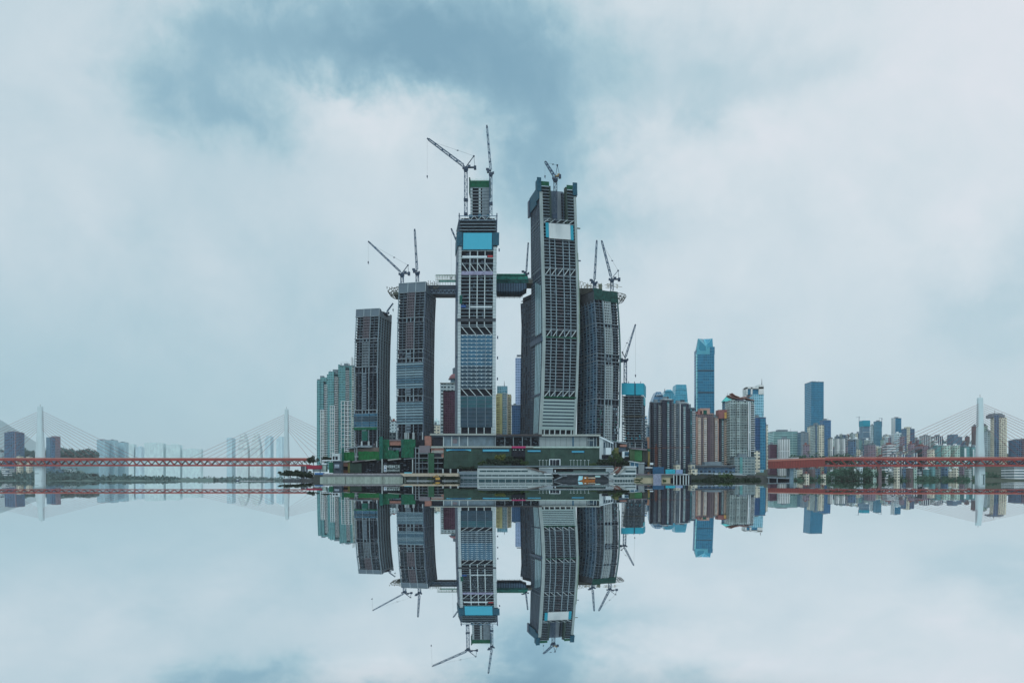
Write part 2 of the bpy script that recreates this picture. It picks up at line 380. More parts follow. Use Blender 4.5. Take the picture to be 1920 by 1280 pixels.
SLABM = mat('raw slab edge', (.26,.32,.35), .9, var=.3, scale=.5)
SLABD = mat('grey slab edge', (.085,.11,.14), .9, var=.35, scale=.5)
def res_tower(T, ytop, zones, sideface, sidestyle, bay=(.34,.62), bay_mat=CONC, crown=True, base_y=None, crown_h=12):
    """residential tower: stacked open floors, middle column of small windows, gridded flank"""
    fh = 5.0*T.D/F; zt = T.z(ytop)
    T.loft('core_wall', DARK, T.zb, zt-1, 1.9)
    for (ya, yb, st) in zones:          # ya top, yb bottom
        n = max(1, round((yb-ya)/5.0)); zs = floors(T, ya, yb, n); dz = zs[1]-zs[0]
        if st == 'belt':
            T.slab(zs[0], .5, .3); T.slab(zs[-1], .9, .35)
            T.part('plant_floor', CONCD, [(0,.02,.98,zs[0],zs[-1]-.9,-2.6,-2.2)])
            for k in range(5): T.part('column', SLABM, [(0,(.03,.36,.64,.96,.5)[k]-.012,(.03,.36,.64,.96,.5)[k]+.012,zs[0],zs[-1]-.9,-.6,0)])
            continue
        for i, z in enumerate(zs[:-1]):
            T.slab(z, .26, .12, SLABM if st != 'dark' else SLABD)
            if st in ('open', 'dark'):
                mb = MB(); b0, b1 = bay; w = (b1-b0)
                if st == 'open':
                    T.fbox(mb, 0, b0, b1, z, z+dz*.22, .1, .7); T.fbox(mb, 0, b0, b1, z+dz*.86, z+dz-.3, .1, .7)
                    for q in (0, .28, .5, .72, .94): T.fbox(mb, 0, b0+w*q, b0+w*(q+.06), z+dz*.22, z+dz*.86, .1, .7)
                    mb.build('window_bay', PINKC if (bay_mat is CONC and ya < 620) else bay_mat, T.root)
                else:
                    T.fbox(mb, 0, b0+w*.15, b1-w*.3, z+dz*.2, z+dz*.85, .1, .5); mb.build('window_bay', GREYP, T.root)
            if st.startswith('glass'):
                mm_ = {'glassB':GLB,'glassP':GLP,'glassD':GLD}[st]
                segs = [(0,.0,.08),(0,.1,.34),(0,.36,.66),(0,.68,.9),(0,.92,1)]
                up = i % 2
                if st == 'glassP':
                    T.part('spandrel', random.choice((GLP, GLP, mat('mid frit glass', (.12,.22,.28), .25, .1, var=.3, scale=.3), mat('blue spandrel glass', (.06,.15,.22), .2, .2, var=.4, scale=.3))), [(0,.02,.98,z,z+dz*.52,.0,.45)]); T.part('window_band', GLD, [(0,.0,.1,z+dz*.52,z+dz-.4,.0,.3),(0,.12,.32,z+dz*.52,z+dz-.4,-.6,.0),(0,.36,.64,z+dz*.52,z+dz-.4,-.6,.0),(0,.68,.88,z+dz*.52,z+dz-.4,-.6,.0),(0,.9,1,z+dz*.52,z+dz-.4,.0,.3)])
                else:
                    T.part('window_band', mm_ if random.random() < .6 else random.choice((GLD, mat('blue spandrel glass', (.06,.15,.22), .2, .2, var=.4, scale=.3))), [(f,a,b2,z,z+dz-.45,-.4,.25) for f,a,b2 in segs])
    # columns
    for tcol in ((.02,.2,.35,.63,.8,.975)):
        T.part('column', SLABM if tcol not in (.2,.8) else SLABD, [(0,tcol-.012,tcol+.012,T.zb,zt-8,-1.2,-.5 if tcol in (.2,.8) else -.05)])
    T.part('column', SLABD, [(3,.02,.05,T.zb,zt-8,-.6,0)]); T.part('column', SLABD, [(3,.95,.98,T.zb,zt-8,-.6,0)])
    # flank
    sf = sideface; Ls = T.length(sf)
    zt2 = T.z(ytop+crown_h)
    if sidestyle == 'grid':
        T.part('flank_wall', mat('flank dark window recess', (.012,.018,.03), .5, var=.4), [(sf,.0,1,T.zb,zt2,-.9,-.5)])
        k = 5
        for i in range(k+1):
            t_ = i/k; T.part('pilaster', SLABM, [(sf, max(0,t_-.024), min(1,t_+.024), T.zb, zt2, -.5, .25)])
        n = round((T.z(ytop+crown_h)-T.zb)/fh)
        for i in range(n): T.part('sill_beam', CONC, [(sf,.0,1,T.zb+fh*i,T.zb+fh*i+.6,-.5,.05)])
    else:
        fm, wm = (mat('navy flank glass', (.012,.05,.10), .2, .4, var=.4, scale=.3), mat('blue grey mullion', (.11,.21,.31), .4, var=.2))
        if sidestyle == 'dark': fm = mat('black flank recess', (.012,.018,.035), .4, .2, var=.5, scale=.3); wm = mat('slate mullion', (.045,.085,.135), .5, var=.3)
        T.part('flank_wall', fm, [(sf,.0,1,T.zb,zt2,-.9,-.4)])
        k = 6
        for i in range(k+1):
            t_ = i/k; T.part('mullion', wm if i % 2 or sidestyle=='dark' else GREYP, [(sf, max(0,t_-.012), min(1,t_+.012), T.zb, zt2, -.4, .55 if i % 2 == 0 else .3)])
        n = round((zt2-T.zb)/fh)
        for i in range(n):
            T.part('sill_beam', wm, [(sf,.0,1,T.zb+fh*i,T.zb+fh*i+.6,-.4,-.1)])
        mb = MB()
        for i in range(n):
            for j in range(k):
                if random.random() < .55: T.fbox(mb, sf, (j+.1)/k, (j+.62)/k, T.zb+fh*i+.5, T.zb+fh*i+fh*.75, -.4, .12)
        mb.build('balcony_panel', mat('blue grey balcony panel', (.05,.12,.18), .5, var=.5, scale=.6) if sidestyle != 'dark' else wm, T.root, kind='stuff')
    T.clutter([0], T.zb, zt-8, fh, 170, SLABD); T.clutter([0, sf], T.zb, zt-8, fh, 60, PINKC, 'brick_infill')
    if crown:
        z1 = zt; z0 = T.z(ytop+crown_h)
        T.slab(z0, .8, .35)
        T.part('parapet_panel', GREYP, [(0,0,.34,z0,z1,-.5,.25)]); T.part('parapet_panel', GREYP, [(0,.35,.63,z0,z1,-.5,.25)]); T.part('parapet_panel', GREYP, [(0,.64,1,z0,z1,-.5,.25)])
        for q in (.0,.34,.63,.99): T.part('parapet_post', CONCL, [(0,q,q+.012,z0,z1+.3,-.4,.5)])
        T.part('parapet_cap', CONCL, [(0,0,1,z1,z1+.5,-.5,.6)])
        for face, lab in ((sf,0),(3,0)):
            hh = [1,.8,.55,.4,.35,.45,.7,1] if face == sf else [1]*8
            T.part('parapet_panel', GREYP, [(face,i/8,(i+1)/8-.004,z0,z0+(z1-z0)*hh[i],-.5,.2) for i in range(8)])

T1 = Tower('residential_tower', 'shortest and leftmost unfinished curved tower, open grey floors under a grey parapet', (663.3,930),(707.5,923),(730.5,961), 840,
  [(838,0),(700,0),(640,1.5),(581,4.6)], [(838,0),(700,1),(580,-1)])
res_tower(T1, 581, [(594,635,'open'),(635,641,'belt'),(641,687,'open'),(687,699,'belt'),(699,768,'dark'),(768,775,'belt'),(775,800,'glassB'),(800,805,'belt'),(805,828,'dark')], 1, 'grid', crown_h=13, bay_mat=CONC)
T1.part('debris_net', GREENT, [(0,.36,.6,T1.z(826),T1.z(808),.75,.8)]); T1.part('debris_net', GREENN, [(0,.0,1,T1.z(806),T1.z(801),.4,.6)])
for q in (.03,.33,.36,.62,.66,.97): T1.part('base_column', CONCL, [(0,q-.02,q+.01,T1.zb,T1.z(827),-.5,.3)])
T2 = Tower('residential_tower', 'unfinished curved tower with two cranes on its grey parapet and pale glazed bands half way', (743,925),(794,916),(813,957), 826,
  [(820,0),(700,0),(600,1.6),(532,4.8)])
res_tower(T2, 532, [(549,596,'open'),(596,605,'belt'),(605,655,'open'),(655,662,'belt'),(662,672,'dark'),(672,680,'belt'),(680,728,'glassP'),(728,742,'dark'),(742,753,'belt'),(753,795,'glassP'),(795,812,'dark')], 1, 'dark', crown_h=17)
for q in (.03,.33,.4,.46,.62,.66,.97): T2.part('base_column', CONCL, [(0,q-.02,q+.01,T2.zb,T2.z(811),-.5,.3)])
T5 = Tower('residential_tower', 'curved unfinished tower with blue finned left flank and green netting round its top', (1116.5,905),(1161.5,921),(1081.5,946), 832,
  [(830,0),(700,2.5),(640,2.2),(590,-.3),(541,-4)], side=-1)
res_tower(T5, 541, [(562,604,'open'),(604,611,'belt'),(611,661,'open'),(661,668,'belt'),(668,675,'dark'),(675,682,'belt'),(682,746,'open'),(746,758,'belt'),(758,826,'open')], 2, 'blue', bay=(.36,.66), crown=False, crown_h=21, bay_mat=CONCL)
T5.part('debris_net', mat('murky teal net', (.008,.06,.05), .9, var=.6, scale=.3), [(0,0,.36,T5.z(561),T5.z(540),.2,.5)]); T5.part('debris_net', mat('murky teal net'), [(0,.37,.66,T5.z(562),T5.z(542),.2,.5)]); T5.part('debris_net', mat('murky teal net'), [(0,.67,1,T5.z(563),T5.z(541),.2,.5)])
T5.clutter([0], T5.z(826), T5.z(758), 5*905/F, 26, GLP, 'glazed_panel', (-.4,.3)); T5.clutter([0], T5.z(826), T5.z(758), 5*905/F, 22, GREENT, 'safety_net', (-.4,.3))
T5.part('roof_drum', CONCD, [(2,0,1,T5.z(566),T5.z(546),-.5,.2)])
for q in (.03,.33,.36,.62,.66,.97): T5.part('base_column', CONCL, [(0,q-.02,q+.01,T5.zb,T5.z(822),-.5,.3)])
T5.part('debris_net', GREENT, [(0,.975,1,T5.z(800),T5.z(562),.1,.35)])
T6 = Tower('residential_tower', 'dark slate tower half hidden behind the white hoarded giant, under the green skybridge', (1003,955),(1043,966),(976,990), 818,
  [(818,0),(700,1),(600,2.5),(540,0)], side=-1)
res_tower(T6, 545, [(548,812,'dark')], 2, 'dark', crown=False)

# ---- the two giants
def giant(T, y_top, y_bot, base_cols, side, fpx, colw=.085, ncol=3):
    T.loft('core_wall', DARK, T.zb, T.z(y_top)-1, 4.5)
def truss_zone(T, ya, yb, t0, t1, nb, up, mt=CONCL):
    z0, z1 = T.z(yb), T.z(ya); T.slab(z0, .8, .25); T.slab(z1, .8, .25)
    for i in range(nb):
        a = t0+(t1-t0)*i/nb; b_ = t0+(t1-t0)*(i+1)/nb
        mb = MB(); p = T.pt(0, a+.01, z0 if up else z1, .05); q = T.pt(0, b_-.02, z1 if up else z0, .05); mb.bar(p, q, .8, .8); mb.build('diagonal_brace', mt, T.root)
T3 = Tower('unfinished_skyscraper', 'giant unfinished skyscraper with cyan hoarding and bare concrete core rising above it', (857.3,900),(929.3,900),(922,940), 815,
  [(812,0),(700,.3),(600,.8),(500,1.6),(405,3)], [(812,0),(600,-4),(400,0)])
T = T3
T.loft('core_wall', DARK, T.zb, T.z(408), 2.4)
fh = 6.95*900/F
z = T.z(600)
zs = [T.z(600-6.95*i) for i in range(0, 13)] + [T.z(y) for y in (500,494,482,470,463,456,449,442,436,430,424,418,412)]
for y_ in [600-6.75*i for i in range(1,13)]: T.slab(T.z(y_), .5, .1, SLABM)
for y_ in (484,470): T.slab(T.z(y_), .7, .15, CONCL)
for y_ in (463,456,449,442,437,431,425,419,413): T.slab(T.z(y_), .6, .3, SLABM)
T.part('edge_beam', CONCD, [(0,0,1,T.z(604),T.z(598),-1,.4)])
T.slab(T.z(610), .5, .2, SLABM)
for i, q in enumerate((.115,.31,.505,.70,.885)):
    if i in (1,2,3): T.part('column', CONCL, [(0,q-.012,q+.012,T.z(614),T.z(470),-.6,.15)])
T.part('corner_column', CONCL, [(0,.0,.085,T.zb,T.z(463),-1.2,.35)])
T.part('corner_column', CONC, [(0,.0,.015,T.zb,T.z(405),-1.2,.4)])
T.part('corner_column', CONCL, [(0,.915,1,T.zb,T.z(463),-1.2,.35)])
T.part('flank_wall', STEELB, [(2,0,1,T.zb,T.z(440),-1.2,.1)])
mb = MB(); 
for i in range(60): T.fbox(mb, 0, .0, .085, T.z(812-5.9*i), T.z(812-5.9*i)+.25, .3, .42); T.fbox(mb, 0, .915, 1, T.z(812-5.9*i), T.z(812-5.9*i)+.25, .3, .42)
mb.build('cladding_joint', SLABD, T.root)
truss_zone(T, 494, 511, .09, .91, 4, False); truss_zone(T, 613, 628, .09, .91, 4, False); truss_zone(T, 728, 742, .09, .91, 4, False)
T.part('banner', mat('lilac printed banner', (.26,.28,.42), .7, var=.35, scale=.5), [(0,.09,.91,T.z(516.5),T.z(509.5),.3,.45)], 'long lilac banner across the facade')
T.part('banner', WHITEP, [(0,.33,.9,T.z(578),T.z(575.5),.3,.45)], 'long narrow white banner'); T.part('banner', mat('deep blue banner', (.02,.08,.25)), [(0,.09,.22,T.z(578),T.z(573),.3,.45)], 'small blue banner')
T.part('banner', WHITEP, [(0,.11,.75,T.z(484),T.z(480.5),.3,.45)]); T.part('banner', mat('red banner', (.4,.05,.06)), [(0,.77,.9,T.z(483),T.z(479.5),.3,.45)], 'short red banner')
T.part('debris_net', GREENT, [(0,.05,.12,T.z(571),T.z(555),.4,.6)])
# glazed zones
for i in range(14):
    za, zb_ = T.z(728-7.12*i), T.z(728-7.12*(i+1))
    mtg = GLB if i > 5 else GLD
    T.part('window_band', mtg, [(0,.09,.91,za,zb_-.75,-.5,.1)])
    T.slab(zb_, .5, -.3, SLABM)
    T.part('spandrel', mat('white floor edge trim', (.42,.54,.60), .5), [(0,.09,.91,zb_-.75,zb_-.3,-.2,.3)]+[(0,q-.018,q+.018,zb_-1.5,zb_-.7,.1,.25) for q in (.14,.25,.37,.48,.52,.63,.75,.86)])
for q in (.27,.5,.73): T.part('mullion', GREYP, [(0,q-.008,q+.008,T.z(728),T.z(628),.1,.3)]); T.part('mullion', GREYP, [(0,q-.008,q+.008,T.z(800),T.z(742),.1,.3)])
for i in range(8):
    za, zb_ = T.z(801-7.4*i), T.z(801-7.4*(i+1))
    T.part('window_band', mat('teal curtain glass', (.03,.11,.14), .12, .35, var=.3, scale=.08) if i > 4 else GLD, [(0,.09,.91,za,zb_-.5,-.5,.12)]); T.part('spandrel', SLABD, [(0,.09,.91,zb_-.5,zb_,-.4,.3)])
    T.slab(zb_, .4, -.3, SLABD)
for q in (.09,.29,.5,.7,.9): T.part('base_column', CONCL, [(0,q-.012,q+.012,T.zb,T.z(801),-.6,.3)])
T.clutter([0], T.z(600), T.z(470), 6.75*.6, 60, SLABD)
# cyan hoarding, climbing screens
T.part('hoarding', mat('plain cyan hoarding', (.045,.43,.60), .6, var=.03, scale=.3), [(0,.13,.87,T.z(469),T.z(438),1.4,1.8)], 'blank cyan hoarding')
for (a, b2, yt, yb2) in ((-.03,.10,436,462),(.90,1.06,437,461)):
    T.part('climbing_screen', BLUEM, [(0,a,b2,T.z(yb2),T.z(yt),.4,1.3)])
T.part('climbing_screen', BLUEM, [(0,.09,.91,T.z(470),T.z(437),.4,.7)])
T.part('climbing_screen', BLUEM, [(2,0,1,T.z(462),T.z(436),.4,1.0)]); T.part('climbing_screen', BLUEM, [(1,0,1,T.z(462),T.z(436),.4,1.0)])
# top working deck
T.part('edge_truss', STEELL, [(0,-.01,1.01,T.z(406),T.z(404.5),.3,.8)]); T.part('edge_truss', STEELL, [(0,-.01,1.01,T.z(413.5),T.z(412.5),.3,.8)])
for i in range(10):
    mb = MB(); a = i/10; p = T.pt(0,a,T.z(413) if i%2 else T.z(405),.5); q = T.pt(0,a+.1,T.z(405) if i%2 else T.z(413),.5); mb.bar(p,q,.5); mb.build('diagonal_brace', CONCL, T.root)
for q in (0,.98): T.part('corner_post', STEELB, [(0,q,q+.025,T.z(438),T.z(400),.2,1.0)])
T.part('hoist_block', BLUEM, [(0,.26,.34,T.z(406),T.z(400),-6,-4),(0,.5,.58,T.z(406),T.z(399),-6,-4),(0,.72,.8,T.z(406),T.z(400),-6,-4)])
# core on top
def corebox(t0,t1,ya,yb2,o0,o1,mt,nm): return T.part(nm, mt, [(0,t0,t1,T.z(yb2),T.z(ya),o0,o1)])
corebox(.30,.78,346,410,-26,-10,DARK,'core_wall')
for i, (a,b2) in enumerate(((.29,.345),(.51,.56),(.60,.79))): corebox(a,b2,346,408,-10,-9.2,CONCL if i<2 else CONC,'core_wall')
for i in range(10): corebox(.29,.79,346+6*i,347.3+6*i,-9.6,-8.8,CONC,'floor_slab')
corebox(.265,.80,333,346,-27,-9,GREENN,'debris_net'); corebox(.255,.285,327,356,-27,-8.7,GREENT,'climbing_screen'); corebox(.785,.815,328,356,-27,-8.7,GREENT,'climbing_screen')
mb = MB()
for i in range(22):
    q = .27+.53*i/22; T.fbox(mb, 0, q, q+.006, T.z(333), T.z(331-random.random()*2), -9.3, -9)
mb.build('guard_rail', mat('pale green mesh', (.2,.5,.4)), T.root, kind='stuff')
# small site hoist boxes along edges
for (q, y_) in ((-.03,498),(-.03,567),(-.03,605),(1.05,472),(1.03,636),(1.03,674),(1.03,713),(-.03,672)):
    T.part('material_hoist', STEELB, [(0,q,q+.03,T.z(y_),T.z(y_-5),-.5,1)])

T4 = Tower('unfinished_skyscraper', 'giant unfinished skyscraper with off-white hoarding and dark blue screens at its top corners', (1010,902),(1079,912),(994.5,943), 815,
  [(812,0),(730,4.5),(640,7),(560,6.5),(480,4.5),(400,2.5),(345,.8)], [(812,0),(600,-4),(345,2)], side=-1)
T = T4; T4.bs = .3
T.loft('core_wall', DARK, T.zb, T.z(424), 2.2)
T.part('corner_column', mat('sandy grey concrete', (.36,.40,.38), .9, var=.2, scale=.2, stretch=.2), [(0,.0,.085,T.zb,T.z(358),-1.5,.3)])
T.part('corner_column', mat('sandy grey concrete'), [(0,.935,1,T.zb,T.z(362),-1.5,.3)])
ys = [424+5.85*i for i in range(14)] + [516+5.87*i for i in range(18)] + [633+5.9*i for i in range(17)]
for y_ in ys: T.slab(T.z(y_), .5, .12, SLABM)
for i, q in enumerate((.235,.38,.6,.77)):
    T.part('column', SLABM, [(0,q-.01,q+.01,T.z(742),T.z(424),-.7,.12)])
for i, y_ in enumerate(ys):      # curved balcony nosing in the middle bay
    if i % 1 == 0: T.part('bay_nosing', PINKC if i % 3 else CONC, [(0,.41,.56,T.z(y_)-.9,T.z(y_)-.3,.1,.8)])
truss_zone(T, 408.5, 416, .09,.93, 5, True); truss_zone(T, 502, 515, .09, .93, 5, True); truss_zone(T, 618, 632, .09, .93, 5, True); truss_zone(T, 731, 743, .09, .93, 5, True)
T.part('debris_net', GREENN, [(0,.085,.93,T.z(633),T.z(631),.3,.8)]); T.part('debris_net', GREENN, [(0,.085,.96,T.z(745),T.z(743),.3,.8)])
for i in range(9):
    ya = 748+6.35*i
    T.slab(T.z(ya), .4, -.3, SLABD)
    T.part('window_band', GLD, [(0,.09,.93,T.z(ya+6.35),T.z(ya+3.6),-.5,.0)])
    T.part('spandrel', mat('pale green frit panel', (.28,.40,.41), .4, var=.06), [(0,.085,.95,T.z(ya+3.7),T.z(ya),-.3,.35)])
T.part('spandrel', mat('pale green frit panel'), [(0,.0,1,T.z(805),T.z(800),-.4,.4)])
for q in (.02,.15,.29,.43,.58,.73,.88,.98): T.part('base_column', CONCL, [(0,q-.014,q+.014,T.zb,T.z(804),-.8,.2)])
# left flank
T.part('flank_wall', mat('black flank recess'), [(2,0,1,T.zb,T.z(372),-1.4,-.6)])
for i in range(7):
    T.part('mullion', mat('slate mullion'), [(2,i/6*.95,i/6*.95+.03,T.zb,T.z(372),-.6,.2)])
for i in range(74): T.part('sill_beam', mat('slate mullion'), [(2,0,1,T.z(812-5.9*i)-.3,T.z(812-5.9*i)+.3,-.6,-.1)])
FRP = mat('pale teal cladding fin', (.28,.48,.54), .3, .1, var=.25, scale=.3)
for (ya, yb2) in ((522,624),(641,738),(741,811)):
    for k, q in enumerate((.42,.56,.70,.84)):
        T.part('cladding_fin', FRP, [(2,q,q+.07,T.z(yb2),T.z(ya+k*4*(ya==522)),.2,.6)])
T.part('gondola', STEELB, [(2,.0,1.02,T.z(641),T.z(632),.2,1.8)]); T.part('gondola', SLABD, [(2,.1,1.02,T.z(741),T.z(737),.2,1.2)])
# hoarding
T.part('hoarding', mat('plain off-white hoarding', (.70,.70,.67), .7, var=.02), [(0,.22,.80,T.z(446.5),T.z(418),1.4,1.8)], 'blank off-white hoarding')
T.part('hoarding', CYAN, [(0,.135,.218,T.z(445),T.z(417),1.2,1.6)], 'cyan strip'); T.part('hoarding', CYAN, [(0,.802,.885,T.z(447),T.z(419),1.2,1.6)], 'cyan strip')
# open top: two wings with a recessed grey core between them
T.part('core_wall', mat('blue grey core concrete', (.10,.14,.18), .85, var=.2, scale=.1, stretch=.2), [(0,.29,.72,T.z(424),T.z(349),-14,-9)])
T.part('core_wall', mat('light core concrete', (.17,.22,.26), .85, var=.2, scale=.1, stretch=.2), [(0,.52,.64,T.z(418),T.z(350),-9,-8.4)])
for (a,b2,top) in ((.04,.27,345),(.74,.98,348)):
    T.part('core_wall', DARK, [(0,a+.03,b2-.01,T.z(424),T.z(top),-30,-3.5)])
    for i in range(12 if a < .5 else 11):
        y_ = top+2+5.9*i; T.part('floor_slab', SLABM, [(0,a,b2,T.z(y_)-.5,T.z(y_),-30,.1)])
mb = MB()
for i in range(11): T.fbox(mb, 0, .655, .69, T.z(357+5.9*i), T.z(353+5.9*i), -9, -8.3)
mb.build('window_opening', DARK, T.root, kind='stuff')
T.part('formwork_hood', STEELB, [(0,.3,.5,T.z(404),T.z(396),-8.4,-5)])
T.part('climbing_screen', BLUEM, [(0,-.06,.05,T.z(358),T.z(332),.3,1.4)]); T.part('climbing_screen', BLUEM, [(0,.91,1.03,T.z(360),T.z(336),.3,1.4)])
T.part('climbing_screen', BLUEM, [(2,0,.75,T.z(378),T.z(348),.3,1.4)]); T.part('climbing_screen', STEELB, [(2,-.12,.06,T.z(384),T.z(352),.3,2.4)])
T.part('climbing_screen', BLUEM, [(2,.72,1.02,T.z(372),T.z(333),.3,1.4)])
T.part('climbing_screen', BLUEM, [(1,0,1,T.z(362),T.z(340),.3,1.0)])
T.part('debris_net', GREENN, [(0,.06,.27,T.z(346),T.z(338),-.5,.2)]); T.part('debris_net', GREENN, [(0,.75,.91,T.z(349),T.z(341),-.5,.2)])
T.part('debris_net', mat('dark netting strip', (.03,.06,.05)), [(0,.27,.31,T.z(424),T.z(346),-6,.2)]); T.part('debris_net', mat('dark netting strip'), [(0,.715,.755,T.z(424),T.z(345),-6,.2)])
T.part('loading_arm', STEELK, [(0,1.0,1.08,T.z(424),T.z(422),0,1)]); T.part('loading_arm', STEELB, [(0,1.0,1.07,T.z(486),T.z(484),0,1)])
T.part('debris_net', mat('weathered green mesh', (.18,.28,.23)), [(0,.985,1.01,T.z(640),T.z(470),.0,.4)])
T.clutter([0], T.z(742), T.z(424), 5.87*.6, 160, SLABD)

# ---- low cyan topped tower on the right
T7 = Tower('unfinished_tower', 'low unfinished tower wrapped in a bright cyan screen at its top', (1166,935),(1205.5,938),(1209.5,968), 842, [(840,0),(700,0)])
T = T7
T.loft('core_wall', DARK, T.zb, T.z(722), 4)
for i in range(21): T.slab(T.z(742+4.75*i), .45, .2, SLABM)
for q in (.02,.33,.6,.97): T.part('column', SLABD, [(0,q-.012,q+.012,T.zb,T.z(740),-.8,.1)])
for q in (.3,.6,.97): T.part('column', SLABD, [(1,q-.02,q+.01,T.zb,T.z(740),-.8,.1)])
for a, b2 in ((-.02,.58),(.585,.64),(.645,1.02)): T.part('climbing_screen', CYAN if b2 != .64 else BLUEM, [(0,a,b2,T.z(740),T.z(718),.4,1.1)])
T.part('climbing_screen', CYAN, [(1,0,1,T.z(740),T.z(718),.4,1.1)]); T.part('climbing_screen', mat('thin cyan mesh', (.08,.42,.50), .8), [(1,.2,1,T.z(757),T.z(742),.2,.5)])
for q in (.3,.58,.87): T.part('screen_post', STEELB, [(0,q,q+.02,T.z(720),T.z(714.5),.4,.9)])
T.part('loading_deck', STEELK, [(0,0,1.2,T.z(781),T.z(779.5),-2,.8)])
T.clutter([0,1], T.zb, T.z(742), 4.75*935/F, 90, SLABD); T.clutter([0], T.zb, T.z(805), 4.75*935/F, 14, CYAN, 'safety_net')
for q in (.05,.37,.62,.95): T.part('base_column', CONCL, [(0,q,q+.02,T.zb,T.z(830),-.5,.4)])
# ---------------------------------------------------------------- tower cranes
CR_D = mat('dark blue crane steel', (.02,.05,.09), .5, var=.2); CR_L = mat('pale blue crane lattice', (.045,.115,.20), .5, var=.3)
CR_Y = mat('ochre crane house', (.30,.22,.10), .6)
ROPE = mat('steel rope', (.05,.06,.07), .6)
def lattice(mb, p, q, w, seg=None, ch=.32, br=.2, taper=1.0):
    p = Vector(p); q = Vector(q); d = (q-p); ln = d.length; d.normalize()
    a = Vector((0,1,0)); b_ = d.cross(a).normalized(); n = max(2, int(ln/(seg or w*1.1)))
    def c(i, sa, sb):
        t_ = i/n; ww = w/2*(1+(taper-1)*t_); return p+(q-p)*t_+a*ww*sa+b_*ww*sb
    for sa in (-1,1):
        for sb in (-1,1): mb.bar(c(0,sa,sb), c(n,sa,sb), ch)
    for i in range(n):
        s_ = 1 if i % 2 else -1
        for sa in (-1,1): mb.bar(c(i,sa,s_), c(i+1,sa,-s_), br); mb.bar(c(i+1,sa,-1), c(i+1,sa,1), br)
        for sb in (-1,1): mb.bar(c(i,s_,sb), c(i+1,-s_,sb), br)
def crane(label, D, mast, y_base, piv, tip, apex=None, ctr=None, hook=None, w=2.6, jw=2.0, house=None, collars=(), group='tower cranes over the building site', jm=None):
    px, py = piv
    r = thing('tower_crane', label, 'crane', tuple(P(mast, y_base, D)), group)
    k = D/900
    mb = MB(); lattice(mb, P(mast, y_base, D), P(mast, py+3, D), w, ch=.5*k, br=.3*k); mb.build('mast', CR_D if house else CR_L, r)
    for (cy, cw) in collars:
        mb = MB(); c = P(mast, cy, D); mb.box(c.x-cw*.3, c.x+cw*.3, D-2.4, D+2.4, c.z-1.2, c.z+1.2); mb.build('climbing_collar', CR_D, r)
    mb = MB(); c = P(mast, py, D); mb.box(c.x-w*.75, c.x+w*.75, D-2, D+2, c.z-2.6, c.z-.2); mb.tube((c.x,D,c.z-4.2),(c.x,D,c.z-2.6), w*.62, w*.8, 12); mb.build('slewing_unit', CR_D, r)
    if ctr:
        e = P(ctr[0], ctr[1], D); a_ = P(px, py, D); s_ = 1 if e.x > a_.x else -1
        mb = MB(); mb.box(min(a_.x, e.x), max(a_.x, e.x), D-1.6, D+1.6, e.z-.9, e.z+.2)
        mb.box(*sorted((a_.x+s_*2.5, a_.x+s_*5.5)), D-1.4, D+1.4, e.z+.2, e.z+2.2); mb.build('machinery_deck', house or CR_D, r)
        mb = MB(); mb.box(e.x-1.5, e.x+1.2, D-1.8, D+1.8, e.z-2.6, e.z+1.2); mb.build('counterweight', CR_D, r)
        mb = MB(); mb.box(a_.x-s_*2.6-.9, a_.x-s_*2.6+.9, D-2.8, D-1.2, a_.z-2.2, a_.z+.4); mb.build('operator_cab', CR_D, r)
    if apex:
        ap = P(apex[0], apex[1], D); a_ = P(px+.5, py-1, D)
        mb = MB(); mb.bar((a_.x,D-1,a_.z),(ap.x,D-.4,ap.z),.55*k); mb.bar((a_.x,D+1,a_.z),(ap.x,D+.4,ap.z),.55*k)
        if ctr: e = P(ctr[0]-.6, ctr[1], D); mb.bar((e.x,D,e.z),(ap.x,D,ap.z),.4*k)
        mb.box(ap.x-.9,ap.x+.9,D-.8,D+.8,ap.z-.9,ap.z+.5); mb.build('a_frame', CR_D, r)
        mb = MB(); t_ = P(tip[0]+(px-tip[0])*.10, tip[1]+(py-tip[1])*.10, D); mid = ap+(t_-ap)*.38
        mb.bar((ap.x,D,ap.z), tuple(t_), .14*k); mb.build('tie_rope', ROPE, r)
        mb = MB(); mb.box(mid.x-1.0,mid.x+1.0,D-.5,D+.5,mid.z-.5,mid.z+.3); mb.build('pulley_block', CR_D, r)
    mb = MB(); p0 = P(px, py-1, D); p1 = P(tip[0], tip[1], D)
    lattice(mb, p0+(p1-p0)*.06, p0+(p1-p0)*.96, jw, ch=.42*k, br=.26*k, taper=.72)
    a_ = Vector((0,1,0)); mb.bar(p0, p0+(p1-p0)*.07, 1.0*k)
    for t_ in (.22,.41,.6,.79):
        c = p0+(p1-p0)*t_; mb.box(c.x-.8,c.x+.8,D-1,D+1,c.z-.5,c.z+.9)
    mb.build('jib', jm or CR_L, r)
    mb = MB(); c = p1; mb.bar(p0+(p1-p0)*.95, p1, 1.5*k); mb.build('jib_head', CR_D, r)
    if hook:
        h_ = P(hook[0], hook[1], D); mb = MB(); mb.bar(p1, (p1.x, D, h_.z), .10*k); mb.build('hoist_rope', ROPE, r)
        mb = MB(); mb.box(p1.x-.6,p1.x+.6,D-.5,D+.5,h_.z-1.6,h_.z+.6); mb.bar((p1.x,D,h_.z-1.6),(p1.x+.3,D,h_.z-3),.4); mb.build('hook', CR_D, r)
    return r
crane('tower crane on the cyan hoarded giant with long jib sloping left', 905, 873.5, 404, (873,314.5), (801,259.5), (888.5,292.5), (891,313.5), (800,330), w=3.4, jw=2.9, collars=((375,8),(402,7)))
crane('tower crane with almost upright jib right of the bare concrete core', 905, 920.3, 403, (920.5,324), (912.8,235), None, (915.5,319.5), None, w=3.0, jw=2.5, collars=((382,7),))
